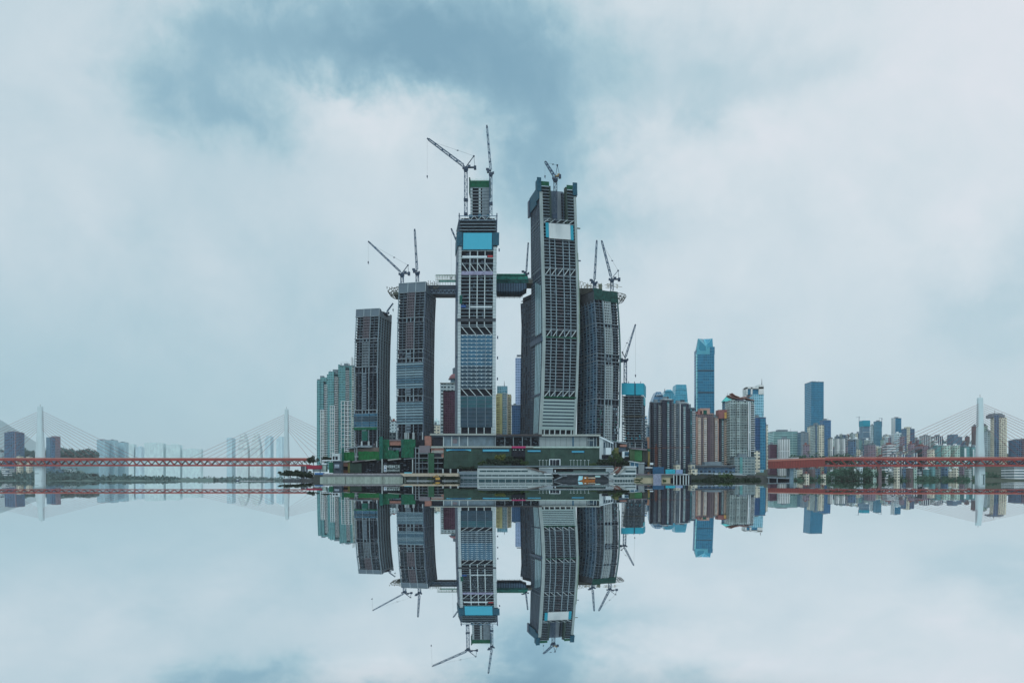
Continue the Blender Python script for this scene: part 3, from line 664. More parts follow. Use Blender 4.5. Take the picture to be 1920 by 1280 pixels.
crane('short jibbed tower crane with ochre house in the open top of the white hoarded giant', 896, 1041.3, 416, (1041,334), (1021.8,302.5), (1045,309.5), (1050,330), (1022,330), w=3.6, jw=2.8, house=CR_Y)
crane('tower crane on the left of the grey parapet roof, jib sloping left', 925, 754, 534, (753.5,513), (690.5,452.5), (764.8,497), (767,512), (689.5,491), w=3.2, jw=1.9)
crane('tower crane with almost upright jib on the grey parapet roof', 925, 782.5, 532, (782,510), (777.5,429.5), None, (777,507), None, w=3.2, jw=2.3)
crane('tower crane whose pale jib tip shows left of the cyan hoarding', 948, 866, 530, (866,476), (846,428.5), None, (871,474), (846,520), w=2.6, jw=1.9)
crane('slim tower crane standing on the green netted skybridge', 948, 986.5, 516, (986.8,512), (990.5,455), None, (984,511), None, w=2.4, jw=1.8)
crane('upright left crane of the pair over the green netted roof', 930, 1115, 546, (1114.5,529), (1119,450.5), None, (1110.5,527), None, w=3.0, jw=2.2)
crane('right crane of the pair over the green netted roof, jib leaning left', 930, 1147.5, 545, (1146.5,523), (1128,451), (1159,507), (1161,523), None, w=3.0, jw=2.3)
crane('small distant crane behind the shortest curved tower', 975, 725, 598, (725,586), (737,568.5), None, (721.5,588), (738.5,580), w=1.6, jw=1.2)
crane('tower crane with jib leaning right above the cyan screen', 950, 1172.5, 735, (1172,673), (1191.5,608), (1167,660), (1166,675), (1192,703), w=3.2, jw=2.0)
ORC = mat('rusty orange crane steel', (.13,.035,.015), .6)
r = thing('tower_crane', 'rusty orange crane with flat jib before the dark flats', 'crane', tuple(P(1230,882,900)), 'tower cranes over the building site')
mb = MB(); lattice(mb, P(1230,882,900), P(1230,838,900), 2.0, ch=.4, br=.2); mb.build('mast', ORC, r)
mb = MB(); lattice(mb, P(1212,840,900), P(1292,838.5,900), .9, ch=.10, br=.06); mb.build('jib', ORC, r)
mb = MB(); mb.bar(P(1230,840,900), P(1230,832,900), .7); mb.bar(P(1230,832,900), P(1268,838.5,900), .12); mb.build('mast_head', ORC, r)
mb = MB(); c = P(1213.5,842,900); mb.box(c.x-1.5,c.x+1.5,899,901,c.z-1.2,c.z+.6); mb.build('counterweight', ORC, r)

# ---------------------------------------------------------------- skybridge lying across the tower roofs
sb = thing('skybridge', 'horizontal skybridge resting across the tower roofs, part lattice, part green netted', 'skybridge', tuple(P(950, 552, 935)))
Da, Db = 936, 962
def sb_box(name, mt, x0, x1, yt, yb2, da=Da, db=Db, **k):
    mb = MB(); p = P(x0, yb2, da); q = P(x1, yt, da); mb.box(p.x, q.x, da, db, p.z, q.z); return mb.build(name, mt, sb, **k)
# left end: trussed tip
mb = MB()
pts_t = [P(x_, y_, Da) for x_, y_ in ((727,545),(733,541),(740,540),(748,537))]; pts_b = [P(x_, y_, Da) for x_, y_ in ((727,546),(733,550),(741,552),(748,552))]
for yy in (Da, Da+12, Db):
    for A in (pts_t, pts_b):
        for a, b2 in zip(A, A[1:]): mb.bar((a.x,yy,a.z),(b2.x,yy,b2.z),.7)
    for i in range(3): mb.bar((pts_t[i].x,yy,pts_t[i].z),(pts_b[i+1].x,yy,pts_b[i+1].z),.5); mb.bar((pts_b[i].x,yy,pts_b[i].z),(pts_t[i+1].x,yy,pts_t[i+1].z),.5)
for a in pts_t+pts_b: mb.bar((a.x,Da,a.z),(a.x,Db,a.z),.5)
mb.build('end_truss', STEELK, sb)
sb_box('belly', mat('olive sheet belly', (.10,.12,.09), .8), 737, 748, 547, 551.5)
for i in range(5): sb_box('site_props', STEELK, 725+i*4.6, 726.2+i*4.6, 537+i%2*1.5, 541, Da, Da+1)
# lattice deck between the grey tower and the cyan giant
sb_box('deck', mat('dark steel deck', (.03,.05,.07), .7, var=.4, scale=.4), 800, 860, 534.5, 541.5); 
sb_box('belly', mat('blue black lattice belly', (.02,.035,.06), .7, var=.5, scale=.6), 806, 860, 541.8, 549)
mb = MB()
for i in range(14):
    a = P(806+i*4, 543 if i%2 else 550, Da-1); b2 = P(810+i*4, 550 if i%2 else 543, Da-1); mb.bar(a, b2, .5)
mb.bar(P(806,550,Da-1), P(861,550,Da-1), .6); mb.bar(P(806,543,Da-1), P(861,543,Da-1), .5); mb.build('bottom_truss', STEELL, sb)
mb = MB()
for i in range(26):
    a = P(799+random.random()*24, 531+random.random()*12, Da-1-random.random()*3); b2 = a+Vector((random.uniform(-5,5), 0, random.uniform(-3,4))); mb.bar(a, b2, .4)
for i in range(7): a = P(799+i*4, 534, Da-1); mb.bar(a, a+Vector((0,0,random.uniform(2,6))), .5)
mb.build('loose_steelwork', STEELK, sb, kind='stuff')
# glazed vault frames
VG = mat('pale green vault frame', (.30,.42,.38), .6)
for i in range(9):
    x_ = 819+i*4.9; mb = MB(); c = P(x_, 534, Da+12); rx, rz = 11, 11.8; pr = None
    for j in range(11):
        t_ = pi*j/10; q = Vector((c.x+sin(t_)*1.6*(0), c.y-cos(t_)*rx, c.z+sin(t_)*rz))
        if pr: mb.bar(pr, q, .45)
        pr = q
    for j in range(9):
        t_ = pi*j/8; c2 = (x_); xx = c.x+1.5*cos(t_)
        if j: mb.bar(pq, Vector((c.x+1.5*cos(t_), c.y-rx*.55, c.z+rz*.72+1.6*sin(t_))), .3)
        pq = Vector((c.x+1.5*cos(t_), c.y-rx*.55, c.z+rz*.72+1.6*sin(t_)))
    mb.build('vault_rib', VG, sb)
for j in range(1,7):
    t_ = pi*j/11; c = P(818, 534, Da+12); e = P(859, 534, Da+12)
    mb = MB(); mb.bar((c.x, c.y-cos(t_)*11, c.z+sin(t_)*11.8), (e.x, e.y-cos(t_)*11, e.z+sin(t_)*11.8), .3); mb.build('vault_purlin', VG if j > 2 else mat('yellowish site rail', (.35,.36,.2)), sb)
sb_box('side_net', mat('thin teal mesh', (.10,.28,.26), .9, var=.5, scale=.5), 822, 858, 525, 529, Da+1.0, Da+1.3)
# green netted middle section with ribbed blue belly
mb = MB(); xa, xb = X(929, Da), X(990, Da)
prof = [(Da, Z(530,Da)), (Da+.5, Z(519,Da)), (Da+4, Z(514.5,Da)), (Da+12, Z(512,Da)), (Db-3, Z(514,Da)), (Db, Z(530,Da))]
mb.hexa([(xa,Da,prof[0][1]),(xb,Da,prof[0][1]),(xb,Db,prof[0][1]),(xa,Db,prof[0][1]),(xa,Da+2,Z(516,Da)),(xb,Da+2,Z(517,Da)),(xb,Db-2,Z(516,Da)),(xa,Db-2,Z(514,Da))])
mb.build('green_net_cover', mat('teal cover net', (.015,.18,.15), .9, var=.75, scale=.22), sb); sb_box('net_band', mat('dark teal net band', (.01,.08,.075), .9, var=.7, scale=.25), 929, 991, 524, 530.5, Da-.4, Da)
sb_box('top_net', mat('light ragged green mesh', (.06,.36,.28), .9, var=.6, scale=.7), 931, 985, 513.2, 515.3, Da+3, Da+16)
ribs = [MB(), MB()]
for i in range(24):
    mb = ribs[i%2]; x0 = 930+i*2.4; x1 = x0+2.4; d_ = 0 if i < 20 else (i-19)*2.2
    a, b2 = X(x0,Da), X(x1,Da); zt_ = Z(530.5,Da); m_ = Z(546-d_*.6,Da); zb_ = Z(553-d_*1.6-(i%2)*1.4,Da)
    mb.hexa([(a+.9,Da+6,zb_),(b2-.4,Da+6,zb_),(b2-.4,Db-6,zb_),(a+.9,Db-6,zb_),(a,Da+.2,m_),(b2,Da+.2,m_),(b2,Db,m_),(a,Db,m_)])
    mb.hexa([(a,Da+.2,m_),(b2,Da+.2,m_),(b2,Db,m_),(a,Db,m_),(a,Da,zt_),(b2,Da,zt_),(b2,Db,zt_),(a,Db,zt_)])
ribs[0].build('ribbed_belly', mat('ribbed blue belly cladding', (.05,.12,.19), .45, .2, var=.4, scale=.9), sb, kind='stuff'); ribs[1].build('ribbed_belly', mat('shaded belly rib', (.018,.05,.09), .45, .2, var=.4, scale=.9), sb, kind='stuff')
sb_box('deck', STEELK, 985, 1003, 524, 531, Da, Db); sb_box('deck', CONC, 986, 1003, 521, 525, Da+3, Db)
# right section behind the green netted tower
sb_box('deck', mat('umber steel deck', (.07,.07,.06), .8, var=.5, scale=.5), 1078, 1120, 540, 551)
mb = MB(); p = P(1082,551,Da); q = P(1116,551,Da)
mb.hexa([(p.x+5,Da+4,p.z-8),(q.x-8,Da+4,q.z-8),(q.x-8,Db-4,q.z-8),(p.x+5,Db-4,p.z-8),(p.x-2,Da,p.z),(q.x,Da,q.z),(q.x,Db,q.z),(p.x-2,Db,p.z)]); mb.build('belly', mat('dark grey belly skin', (.06,.065,.07), .6, var=.3), sb)
for i in range(5):
    mb = MB(); c = P(1084+i*6, 540, Da+6); pr = None; rz = 9.5-i*1.4
    for j in range(9):
        t_ = pi*j/8; q = Vector((c.x-cos(t_)*3.6, c.y+i, c.z+sin(t_)*rz))
        if pr: mb.bar(pr, q, .4)
        pr = q
    mb.build('vault_rib', mat('ochre scaffold tube', (.25,.24,.16), .7), sb)
mb = MB()
for i in range(46):
    a = P(1083+random.random()*76, 541, Da-1+random.random()*8); 
    if i%2: mb.bar(a, a+Vector((0,0,random.uniform(2,8))), .4)
    else: mb.bar(a+Vector((0,0,random.uniform(1,6))), a+Vector((random.uniform(3,7),0,random.uniform(1,6))), .35)
mb.build('scaffold_tubes', mat('ochre scaffold tube'), sb, kind='stuff')
mb = MB(); mb.box(X(1124,Da),X(1129,Da),Da,Da+5,Z(545,Da),Z(532,Da)); mb.build('lift_housing', mat('olive lift housing', (.15,.17,.12)), sb)
mb = MB(); tp = [P(x_, y_, Da) for x_, y_ in ((1158,549),(1166,550),(1172,552),(1174,555))]; bt = [P(x_, y_, Da) for x_, y_ in ((1158,561),(1166,560),(1172,558),(1174,556))]
for yy in (Da, Da+12, Db):
    for A in (tp, bt):
        for a, b2 in zip(A, A[1:]): mb.bar((a.x,yy,a.z),(b2.x,yy,b2.z),.6)
    for i in range(3): mb.bar((tp[i].x,yy,tp[i].z),(bt[i+1].x,yy,bt[i+1].z),.45); mb.bar((bt[i].x,yy,bt[i].z),(tp[i+1].x,yy,tp[i+1].z),.45)
for a in tp+bt: mb.bar((a.x,Da,a.z),(a.x,Db,a.z),.5)
mb.build('end_truss', STEELK, sb)
# ---------------------------------------------------------------- podium under the towers
def bx(name, mt, root, x0, x1, yt, yb2, D0, dep=3.0, **k):
    mb = MB(); a, b2 = X(x0, D0), X(x1, D0); mb.box(a, b2, D0, D0+dep, Z(yb2, D0), Z(yt, D0)); return mb.build(name, mt, root, **k)
def cols(name, mt, root, xs, yt, yb2, D0, w=.9, dep=1.2):
    for x_ in xs:
        mb = MB(); a = X(x_, D0); mb.box(a-w/2, a+w/2, D0, D0+dep, Z(yb2, D0), Z(yt, D0)); mb.build(name, mt, root)
def slope(name, mt, root, x0, y0a, y0b, x1, y1a, y1b, D0, dep=3.0, D1=None, **k):
    """slab whose top runs y0a->y1a and bottom y0b->y1b"""
    D1 = D1 or D0; mb = MB(); a = X(x0, D0); b2 = X(x1, D1)
    mb.hexa([(a,D0,Z(y0b,D0)),(b2,D1,Z(y1b,D1)),(b2,D1+dep,Z(y1b,D1)),(a,D0+dep,Z(y0b,D0)),(a,D0,Z(y0a,D0)),(b2,D1,Z(y1a,D1)),(b2,D1+dep,Z(y1a,D1)),(a,D0+dep,Z(y0a,D0))])
    return mb.build(name, mt, root, **k)
DP = 862
CREAM = mat('cream slab edge', (.36,.37,.33), .85, var=.15, scale=.5)
PANEL = mat('pale grey green facade panel', (.25,.32,.34), .5, var=.10, scale=.12, stretch=.1)
RAWW = mat('blotched raw concrete wall', (.15,.20,.23), .9, var=.35, scale=.14, stretch=.5)
OLIVE = mat('olive scaffold mesh', (.13,.14,.05), .9, var=.35, scale=.3)
GREENB = mat('bright green netting', (.005,.12,.035), .9, var=.35, scale=.3)
c = thing('podium_building', 'long podium at the feet of the giants, dull green netting below a raw concrete storey', 'podium', tuple(P(966, 886, DP)))
bx('core_wall', DARK, c, 812, 1124, 817, 886, DP+7, 95)
bx('roof_slab', CREAM, c, 806, 930, 812.6, 815.6, DP-2, 110); bx('roof_slab', mat('dark umber roof edge', (.06,.05,.05)), c, 930, 1016, 813.5, 817, DP-2, 108); bx('roof_slab', CREAM, c, 1016, 1126, 813.8, 817.2, DP-3, 110)
bx('soffit', SLABD, c, 809, 1125, 816.2, 819, DP+1, 20)
bx('upper_wall', RAWW, c, 832, 928.5, 819, 836.6, DP+1.5, 3)
cols('column', CONCL, c, (831.5, 847, 861, 877), 818, 837, DP+.4, .9)
bx('wall_patch', PINKC, c, 849, 857, 822, 831, DP+1.3, .3)
cols('column', CONC, c, (929, 946.5, 962.5, 979.5, 995.5, 1011), 818, 837, DP, .8)
mb = MB()
for i in range(40): x_ = 930+random.random()*80; a = P(x_, 819+random.random()*16, DP+5.5); mb.box(a.x, a.x+random.uniform(.5,3), DP+5.5, DP+6.5, a.z-random.uniform(.3,2), a.z)
mb.build('site_clutter', SLABD, c, kind='stuff')
for i, (a, b2) in enumerate(((1012,1023),(1023.4,1031),(1031.4,1041),(1041.4,1051),(1051.4,1062),(1062.4,1073),(1076,1086),(1086.4,1100))): bx('facade_panel', PANEL, c, a, b2, 818.5, 837, DP+1, 2)
bx('window_bay', GLD, c, 1101, 1119, 821, 837, DP+2, 2); bx('window_bay', GLB, c, 1073, 1076, 819, 837, DP+1.5, 2)
cols('mullion', CONCL, c, (1102, 1104.5, 1113, 1119), 820, 837, DP+1, .4); bx('canopy', CONCL, c, 1101, 1114, 824.8, 825.6, DP, 3)
bx('floor_slab', CREAM, c, 808, 1000, 836, 839, DP-1.5, 20); bx('floor_slab', mat('pale green slab edge', (.40,.48,.42)), c, 1000, 1125, 836.6, 839.4, DP-1.5, 20)
mb = MB()
for i in range(26): x_ = 832+i*3.7; a = P(x_, 839.2, DP-1.2); mb.box(a.x, a.x+1.3, DP-1.4, DP-.2, Z(840.6,DP), a.z)
mb.build('slab_bracket', DARK, c, kind='stuff')
bx('banner', mat('magenta banner', (.40,.03,.14), .7), c, 959.5, 985.5, 836.2, 839.6, DP-2.2, .4, label='magenta banner over the dark opening')
for a, b2, yb_ in ((832,959,878),(985,1124,876)):
    n = int((b2-a)/9)
    for i in range(n): bx('debris_net', GREEND if (i*7)%5 else mat('darker dull netting', (.035,.075,.055), .9, var=.3, scale=.15), c, a+(b2-a)*i/n, a+(b2-a)*(i+1)/n-.15, 839.6, yb_, DP-.6-(i%3)*.12, .4)
for yy in (850.5, 862): bx('scaffold_tie', mat('scaffold tie line', (.07,.10,.08)), c, 832, 958, yy, yy+.35, DP-1.1, .2)
bx('opening_frame', DARK, c, 959.5, 984.5, 840, 856, DP-.4, .4)
for x_ in (962,966,973,979): bx('stored_sack', CONCL, c, x_, x_+2, 842, 843.6, DP-.9, .4)
BS = mat('blue banner cloth', (.01,.20,.42), .6, var=.1); BSL = mat('light blue banner print', (.08,.45,.60), .6, var=.1)
for a, b2, y_, h_, L_ in ((906,954,844.2,1.8,'long bright blue banner'),(990,1013,845.2,1.2,'short blue banner left of the doors'),(1073,1094.5,846.5,1.2,'short blue banner right of the doors')):
    bx('banner', BS, c, a-1, b2+1, y_-h_-.5, y_+h_+.5, DP-1.5, .2, label=L_); bx('banner_print', BSL, c, a, b2, y_-h_+.4, y_+h_-.4, DP-1.8, .2)
bx('banner', BS, c, 836, 883.5, 841.8, 844, DP-1.4, .2); slope('banner', BSL, c, 837.5,842.5,845.6, 848,842.3,843, DP-1.7, .2); slope('banner', BSL, c, 872,842.3,843, 883,842.5,845.6, DP-1.7, .2)
cols('base_column', CONCL, c, (830.5, 844.7, 858.8), 878.5, 886.5, DP-1, 1.6)
bx('show_window', DARK, c, 1031, 1049.5, 861.5, 871, DP-1.4, .5); cols('show_window_frame', WHITEP, c, (1030.5, 1050), 860.5, 872, DP-1.9, .9); bx('show_window_head', WHITEP, c, 1030, 1050.5, 860, 861.2, DP-1.9, .5)
# left stair block and terraces
lw = thing('podium_wing', 'stepped left podium wing with bright green netting, pink brick boxes and open frames', 'podium', tuple(P(725, 888, DP)))
bx('core_wall', DARK, lw, 642, 828, 864, 888, DP+6, 80); bx('core_wall', DARK, lw, 668, 812, 843, 864, DP+10, 70); bx('core_wall', DARK, lw, 728, 812, 824, 845, DP+14, 60)
bx('brick_panel', BRICK, lw, 796, 809, 817, 838, DP+2, 6); bx('brick_panel', BRICK, lw, 808.5, 832, 838.5, 850, DP-1, 3); bx('brick_panel', PINKC, lw, 786, 806, 835, 848.5, DP-1.5, 3); bx('brick_panel', BRICK, lw, 826.5, 832, 848, 858, DP-.5, 2)
bx('opening', DARK, lw, 811, 831, 819.5, 836.5, DP+1, 2); bx('opening', DARK, lw, 814, 827, 850, 857, DP-1.5, 2); bx('opening', DARK, lw, 790, 796, 824, 834, DP+1, 2)
for i in range(11): bx('railing_post', CONCL, lw, 810+i*2, 810.7+i*2, 843.5, 847.5, DP-1.6, .3)
bx('balcony_rail', CREAM, lw, 808, 831.5, 846.6, 848, DP-1.8, 1); bx('balcony_rail', CREAM, lw, 808, 831.5, 836.6, 839.6, DP-2, 3); bx('balcony_rail', CREAM, lw, 812, 830, 857, 858, DP-1.8, 1)
for y_ in (838.5, 849, 857.6, 867, 877.5): bx('floor_slab', CONC, lw, 778, 830, y_, y_+1.2, DP-1.2, 12)
cols('column', CONC, lw, (779, 785.5, 803, 812), 838, 887, DP-1, 1.0); cols('column', SLABD, lw, (792, 821), 858, 887, DP, .8)
bx('debris_net', mat('olive green netting', (.025,.10,.055), .9, var=.3), lw, 803, 814, 849, 886, DP-2, .4); bx('debris_net', mat('olive green netting'), lw, 788, 803, 862, 863, DP-2, .4)
for (a, b2, yt, yb_, mt_, dd) in ((640,645,840,864,GREENT,0),(645,664.5,847,863.5,GREENB,2),(672,712,846,862,GREENB,2),(711,718,818,862,GREENT,0),(718,730,824,845,GREENN,5),(718,748,843.5,860,GREENN,3),(752,757,824,857,GREENT,4),(757,779,823,840,GREENN,2),(754,776,839.5,857.5,GREENN,2)):
    n = max(1, int((b2-a)/5))
    for i in range(n): bx('debris_net', mt_, lw, a+(b2-a)*i/n, a+(b2-a)*(i+1)/n-.12, yt+random.uniform(-.6,.6), yb_+random.uniform(-.3,.3), DP+dd-(i%2)*.25, .4)
bx('roof_slab', CONC, lw, 675, 697, 834.5, 838.5, DP+5, 30); slope('roof_slab', CONC, lw, 649,840.6,842.2, 675,835,837.6, DP+4, 26); slope('roof_slab', mat('umber roof slab', (.16,.12,.10)), lw, 655,842.5,848, 712,838,846, DP+8, 18)  # the last slab is a browner tone
bx('brick_panel', BRICK, lw, 728, 753, 826, 834.5, DP+6, 14); bx('roof_slab', PINKC, lw, 727, 757, 823.4, 826, DP+5, 20); bx('louvre_panel', SLABD, lw, 736, 752, 839, 845.5, DP+3, 3); cols('column', CONC, lw, (665, 669, 729, 733), 838, 864, DP+4, .8)
for a in (664.5,): bx('floor_slab', CONCL, lw, a, 672, 855, 856, DP+2, 6)
slope('terrace_slab', CREAM, lw, 636,865.5,868, 655,862.7,865.2, DP-3, 14); slope('terrace_slab', PINKC, lw, 660,864.5,866.5, 684,862,863.4, DP-3, 14); slope('terrace_slab', CREAM, lw, 684,862.6,863.8, 704,860.5,861.8, DP-3, 14); slope('terrace_slab', CREAM, lw, 727,861,863, 751,858.5,860.4, DP-3, 14); slope('terrace_slab', CONC, lw, 757,859.5,860.7, 778,858,859, DP-3, 14)
bx('louvre_panel', BRICK, lw, 640, 652, 867, 874, DP-1, 2); bx('debris_net', OLIVE, lw, 652, 656, 866, 886, DP-1.5, .5); bx('debris_net', GREEND, lw, 656, 678, 868, 886, DP-1, .5); bx('shop_front', mat('rusty shop front', (.16,.08,.05)), lw, 641, 652, 881, 887, DP-1, 1)
for i in range(16): bx('opening_frame', mat('blue black opening', (.012,.018,.028)), lw, 679+i*6.2, 684.4+i*6.2, 866+(i%3)*1.2, 885, DP+3, 1) if i < 6 else None
mb = MB()
for i in range(60): x_ = random.uniform(680, 800); y_ = random.uniform(862, 886); a = P(x_, y_, DP+2); mb.box(a.x, a.x+random.uniform(.4,3.5), DP+1.5, DP+3, a.z-random.uniform(.2,1.2), a.z)
mb.build('site_clutter', SLABD, lw, kind='stuff')
cols('column', CONCL, lw, (716.3, 773.5), 860, 886, DP-2, 1.0)
# contractor's sign board
s = thing('sign_board', 'dark contractor sign board with white Chinese lettering and a white logo panel', 'sign', tuple(P(735, 885.5, DP-4)))
bx('board', mat('near black sign cloth', (.012,.03,.032), .8), s, 718.5, 751, 870.3, 885.4, DP-4, .4)
bx('logo_panel', mat('white logo panel', (.70,.82,.88), .6, var=.03), s, 719.6, 725, 871.8, 884, DP-4.3, .25)
LB = mat('blue logo ink', (.02,.14,.30), .6)
bx('logo', LB, s, 721, 723.6, 873.2, 874.4, DP-4.5, .15); bx('logo', LB, s, 721.7, 722.6, 874.4, 876.6, DP-4.5, .15); bx('logo', LB, s, 720.6, 724, 878.4, 880.4, DP-4.5, .15); bx('logo', LB, s, 720.6, 724, 881.4, 882.6, DP-4.5, .15)
def text(root, body, x0, x1, ybase, ytop, D0, mt, name='lettering'):
    cu = bpy.data.curves.new(name, 'FONT'); cu.body = body; cu.extrude = .08; cu.resolution_u = 2
    ob = bpy.data.objects.new(name, cu); COL.objects.link(ob)
    bpy.context.view_layer.update(); dg = bpy.context.evaluated_depsgraph_get()
    me_ = bpy.data.meshes.new_from_object(ob.evaluated_get(dg)); bpy.data.objects.remove(ob)
    if not me_ or not me_.vertices: return
    xs = [v.co.x for v in me_.vertices]; ys_ = [v.co.y for v in me_.vertices]
    sx = (X(x1,D0)-X(x0,D0))/(max(xs)-min(xs)); sz = (Z(ytop,D0)-Z(ybase,D0))/(max(ys_)-min(ys_)); og = ORG[root.name]
    for v in me_.vertices:
        x_, y_, z_ = v.co; v.co = (X(x0,D0)+(x_-min(xs))*sx-og.x, D0-z_-og.y, Z(ybase,D0)+(y_-min(ys_))*sz-og.z)
    me_.materials.clear(); me_.materials.append(mt); o_ = bpy.data.objects.new(name, me_); COL.objects.link(o_); o_.parent = root
    return o_
WT = mat('white lettering', (.75,.84,.82), .6, var=.02)
for i, ch in enumerate('中国建筑三局'): text(s, ch, 726.0+i*3.95, 729.4+i*3.95, 877.2, 871.6, DP-4.5, WT)
for i, ch in enumerate('总承包有限责任公司'): text(s, ch, 726.0+i*2.6, 728.2+i*2.6, 883.6, 879.6, DP-4.5, WT)
# right wing
rw = thing('podium_wing', 'faceted pale right podium wing with green and olive netted blocks beyond trees', 'podium', tuple(P(1170, 886, DP)))
slope('faceted_wall', CONCL, rw, 1124,817.5,862, 1131,819.5,862, DP-1, 10); slope('faceted_wall', CONC, rw, 1131,819.5,862, 1151,829,860, DP-1, 10)
slope('roof_cap', WHITEP, rw, 1124,817,819.5, 1150,829.5,832, DP-2.5, 10); bx('window_bay', GLD, rw, 1132, 1148, 829, 838.5, DP-1.8, 1); cols('mullion', CONCL, rw, (1136,1140,1144.5), 829, 839, DP-2.3, .5)
bx('oriel', WHITEP, rw, 1136, 1146, 839, 852, DP-5, 5); bx('opening', DARK, rw, 1128.5, 1141, 852.3, 859.5, DP-1.8, 1); bx('core_wall', CONCD, rw, 1128, 1205, 846, 886, DP+8, 60); bx('core_wall', CONCD, rw, 1150, 1178, 828, 850, DP+10, 40)
slope('roof_slab', CONC, rw, 1149,826.5,828, 1176,830.5,832.4, DP+3, 30); bx('column', CONC, rw, 1153, 1156, 829, 846, DP+4, 3); bx('brick_panel', BRICK, rw, 1163, 1175, 833, 837.2, DP+2, 14); bx('terrace_wall', OLIVE, rw, 1148, 1160, 839, 860, DP+2, 10); bx('terrace_wall', SLABD, rw, 1160, 1173, 838, 847, DP+4, 10)
bx('white_wall', WHITEP, rw, 1167, 1171, 846, 858, DP, 6); bx('window_bay', GLB, rw, 1171, 1179, 846.5, 850.5, DP+.5, 4); bx('window_bay', GLB, rw, 1171, 1178, 852, 856, DP+.5, 4); bx('floor_slab', CONCL, rw, 1170, 1179, 845.4, 846.6, DP, 6); bx('floor_slab', CONCL, rw, 1170, 1179, 854.6, 855.6, DP, 6)
for a, b2, yt, yb_, mt_ in ((1181,1190,842,862.5,mat('green grey mesh', (.06,.11,.05))),(1190,1204,843,864,mat('grass green mesh', (.03,.15,.06),.9,var=.3)),(1205,1215,843,866,mat('olive black netting', (.03,.035,.03))),(1215,1218.5,846,873,mat('mustard mesh', (.17,.14,.04)))): bx('debris_net', mt_, rw, a, b2, yt, yb_, DP+2, 8)
slope('roof_slab', PINKC, rw, 1184,839,841.5, 1213,841,844, DP, 16); bx('white_hut', WHITEP, rw, 1219, 1225, 867, 871, DP, 5); bx('net_frame', GREENT, rw, 1211, 1219, 841, 846, DP+6, 3)

# ---------------------------------------------------------------- riverside storeys and promenade
WF = mat('pale blue white render wall', (.34,.43,.45), .7, var=.14, scale=.3); WG = mat('dark teal strip window', (.02,.06,.07), .2, .2, var=.5, scale=.4)
t_ = thing('ferry_terminal', 'long white stepped ferry terminal with dark strip windows at the water edge', 'terminal', tuple(P(970, 902, 815)))
DT = 815
bx('roof_deck', mat('grey roof deck', (.16,.18,.19)), t_, 896, 988, 873.5, 876.5, DT+1, 40); bx('guard_rail', GREYP, t_, 896, 1150, 872.6, 874.6, DT, .3)
mb = MB(); a = X(895,DT); mb.v = []; 
pl = [(895,877.5),(990,877.5),(1020,887.5),(1020,889),(895,889)]
n = len(mb.v); mb.v += [(X(x_,DT), DT, Z(y_,DT)) for x_, y_ in pl]+[(X(x_,DT), DT+25, Z(y_,DT)) for x_, y_ in pl]; k = len(pl)
mb.f.append(tuple(range(k-1,-1,-1))); mb.uv += [(0,0)]*k; mb.f.append(tuple(range(k,2*k))); mb.uv += [(0,0)]*k
for i in range(k): mb.f.append((i,(i+1)%k,(i+1)%k+k,i+k)); mb.uv += [(0,0)]*4
mb.build('upper_storey', WF, t_)
def strip(x0, x1, yt, yb2, n, D0, root, w=.45):
    for i in range(n): bx('window', WG, root, x0+(x1-x0)*i/n+w, x0+(x1-x0)*(i+1)/n-w, yt, yb2, D0-.25, .4)
strip(899, 990, 881.4, 884, 7, DT, t_); 
bx('lower_storey', WF, t_, 895, 1036, 889, 905, DT-2, 28); strip(897, 1036, 889.8, 892.5, 11, DT-2, t_); strip(897, 1036, 898, 901.8, 11, DT-2, t_, .6); bx('ledge', CONCL, t_, 894, 1038, 894, 895, DT-3, 2)
slope('stair_roof', mat('grey brown stair roof', (.13,.11,.10), .8, var=.4, scale=.8), t_, 988,874.2,877, 1025,884.6,887.5, DT-1.5, 8); bx('landing', CONC, t_, 1020, 1042, 885.4, 887.6, DT-2, 10)
bx('fence_wing', mat('grey slatted wing wall', (.17,.21,.24), .8, var=.2, scale=.6), t_, 859, 895, 883.5, 905, DT, 20); strip(860, 895, 889.5, 892.3, 4, DT, t_, .3); strip(860, 895, 897.5, 901, 4, DT, t_, .3)
for i in range(30): 
    if i%2==0: bx('railing_post', CONCL, t_, 866+i*1, 866.5+i*1, 882.3, 884, DT-.2, .2)
# central gallery
q = thing('riverside_gallery', 'long low riverside gallery with glazed front and zigzag stairs at both ends', 'gallery', tuple(P(1090, 902, 825)))
DG = 825
bx('roof_slab', CONCL, q, 1012, 1150, 876, 877.6, DG-3, 35); bx('wall', WHITEP, q, 1012, 1037, 877.6, 886, DG, 25); bx('wall', WHITEP, q, 1136, 1151, 877.6, 886, DG, 25); bx('back_wall', CONCD, q, 1037, 1136, 877.6, 886, DG+8, 20)
bx('window', DARK, q, 1037, 1075, 880, 883, DG+2, 2); bx('window', mat('pale teal shopfront', (.16,.28,.27), .4), q, 1075, 1102, 881, 884, DG+2, 2); bx('window', WG, q, 1102, 1136, 878.6, 884, DG+3, 2); bx('balustrade', mat('teal glass balustrade', (.10,.18,.19), .3), q, 1045, 1142, 884, 887.4, DG-2, .5)
bx('signage_strip', mat('umber signage strip', (.09,.06,.05)), q, 1038, 1063, 877.9, 879.8, DG-1, .5)
bx('floor_slab', CONC, q, 1036, 1150, 888, 889.4, DG-3, 30); bx('lower_recess', mat('blue black opening'), q, 1036, 1150, 889.4, 892, DG+3, 20); bx('floor_slab', CONC, q, 1056, 1140, 890.4, 891.2, DG-3, 6)
bx('quay_wall', mat('slate quay wall', (.07,.085,.10), .8, var=.3, scale=.3), q, 1036, 1153, 892, 905, DG+1, 28)
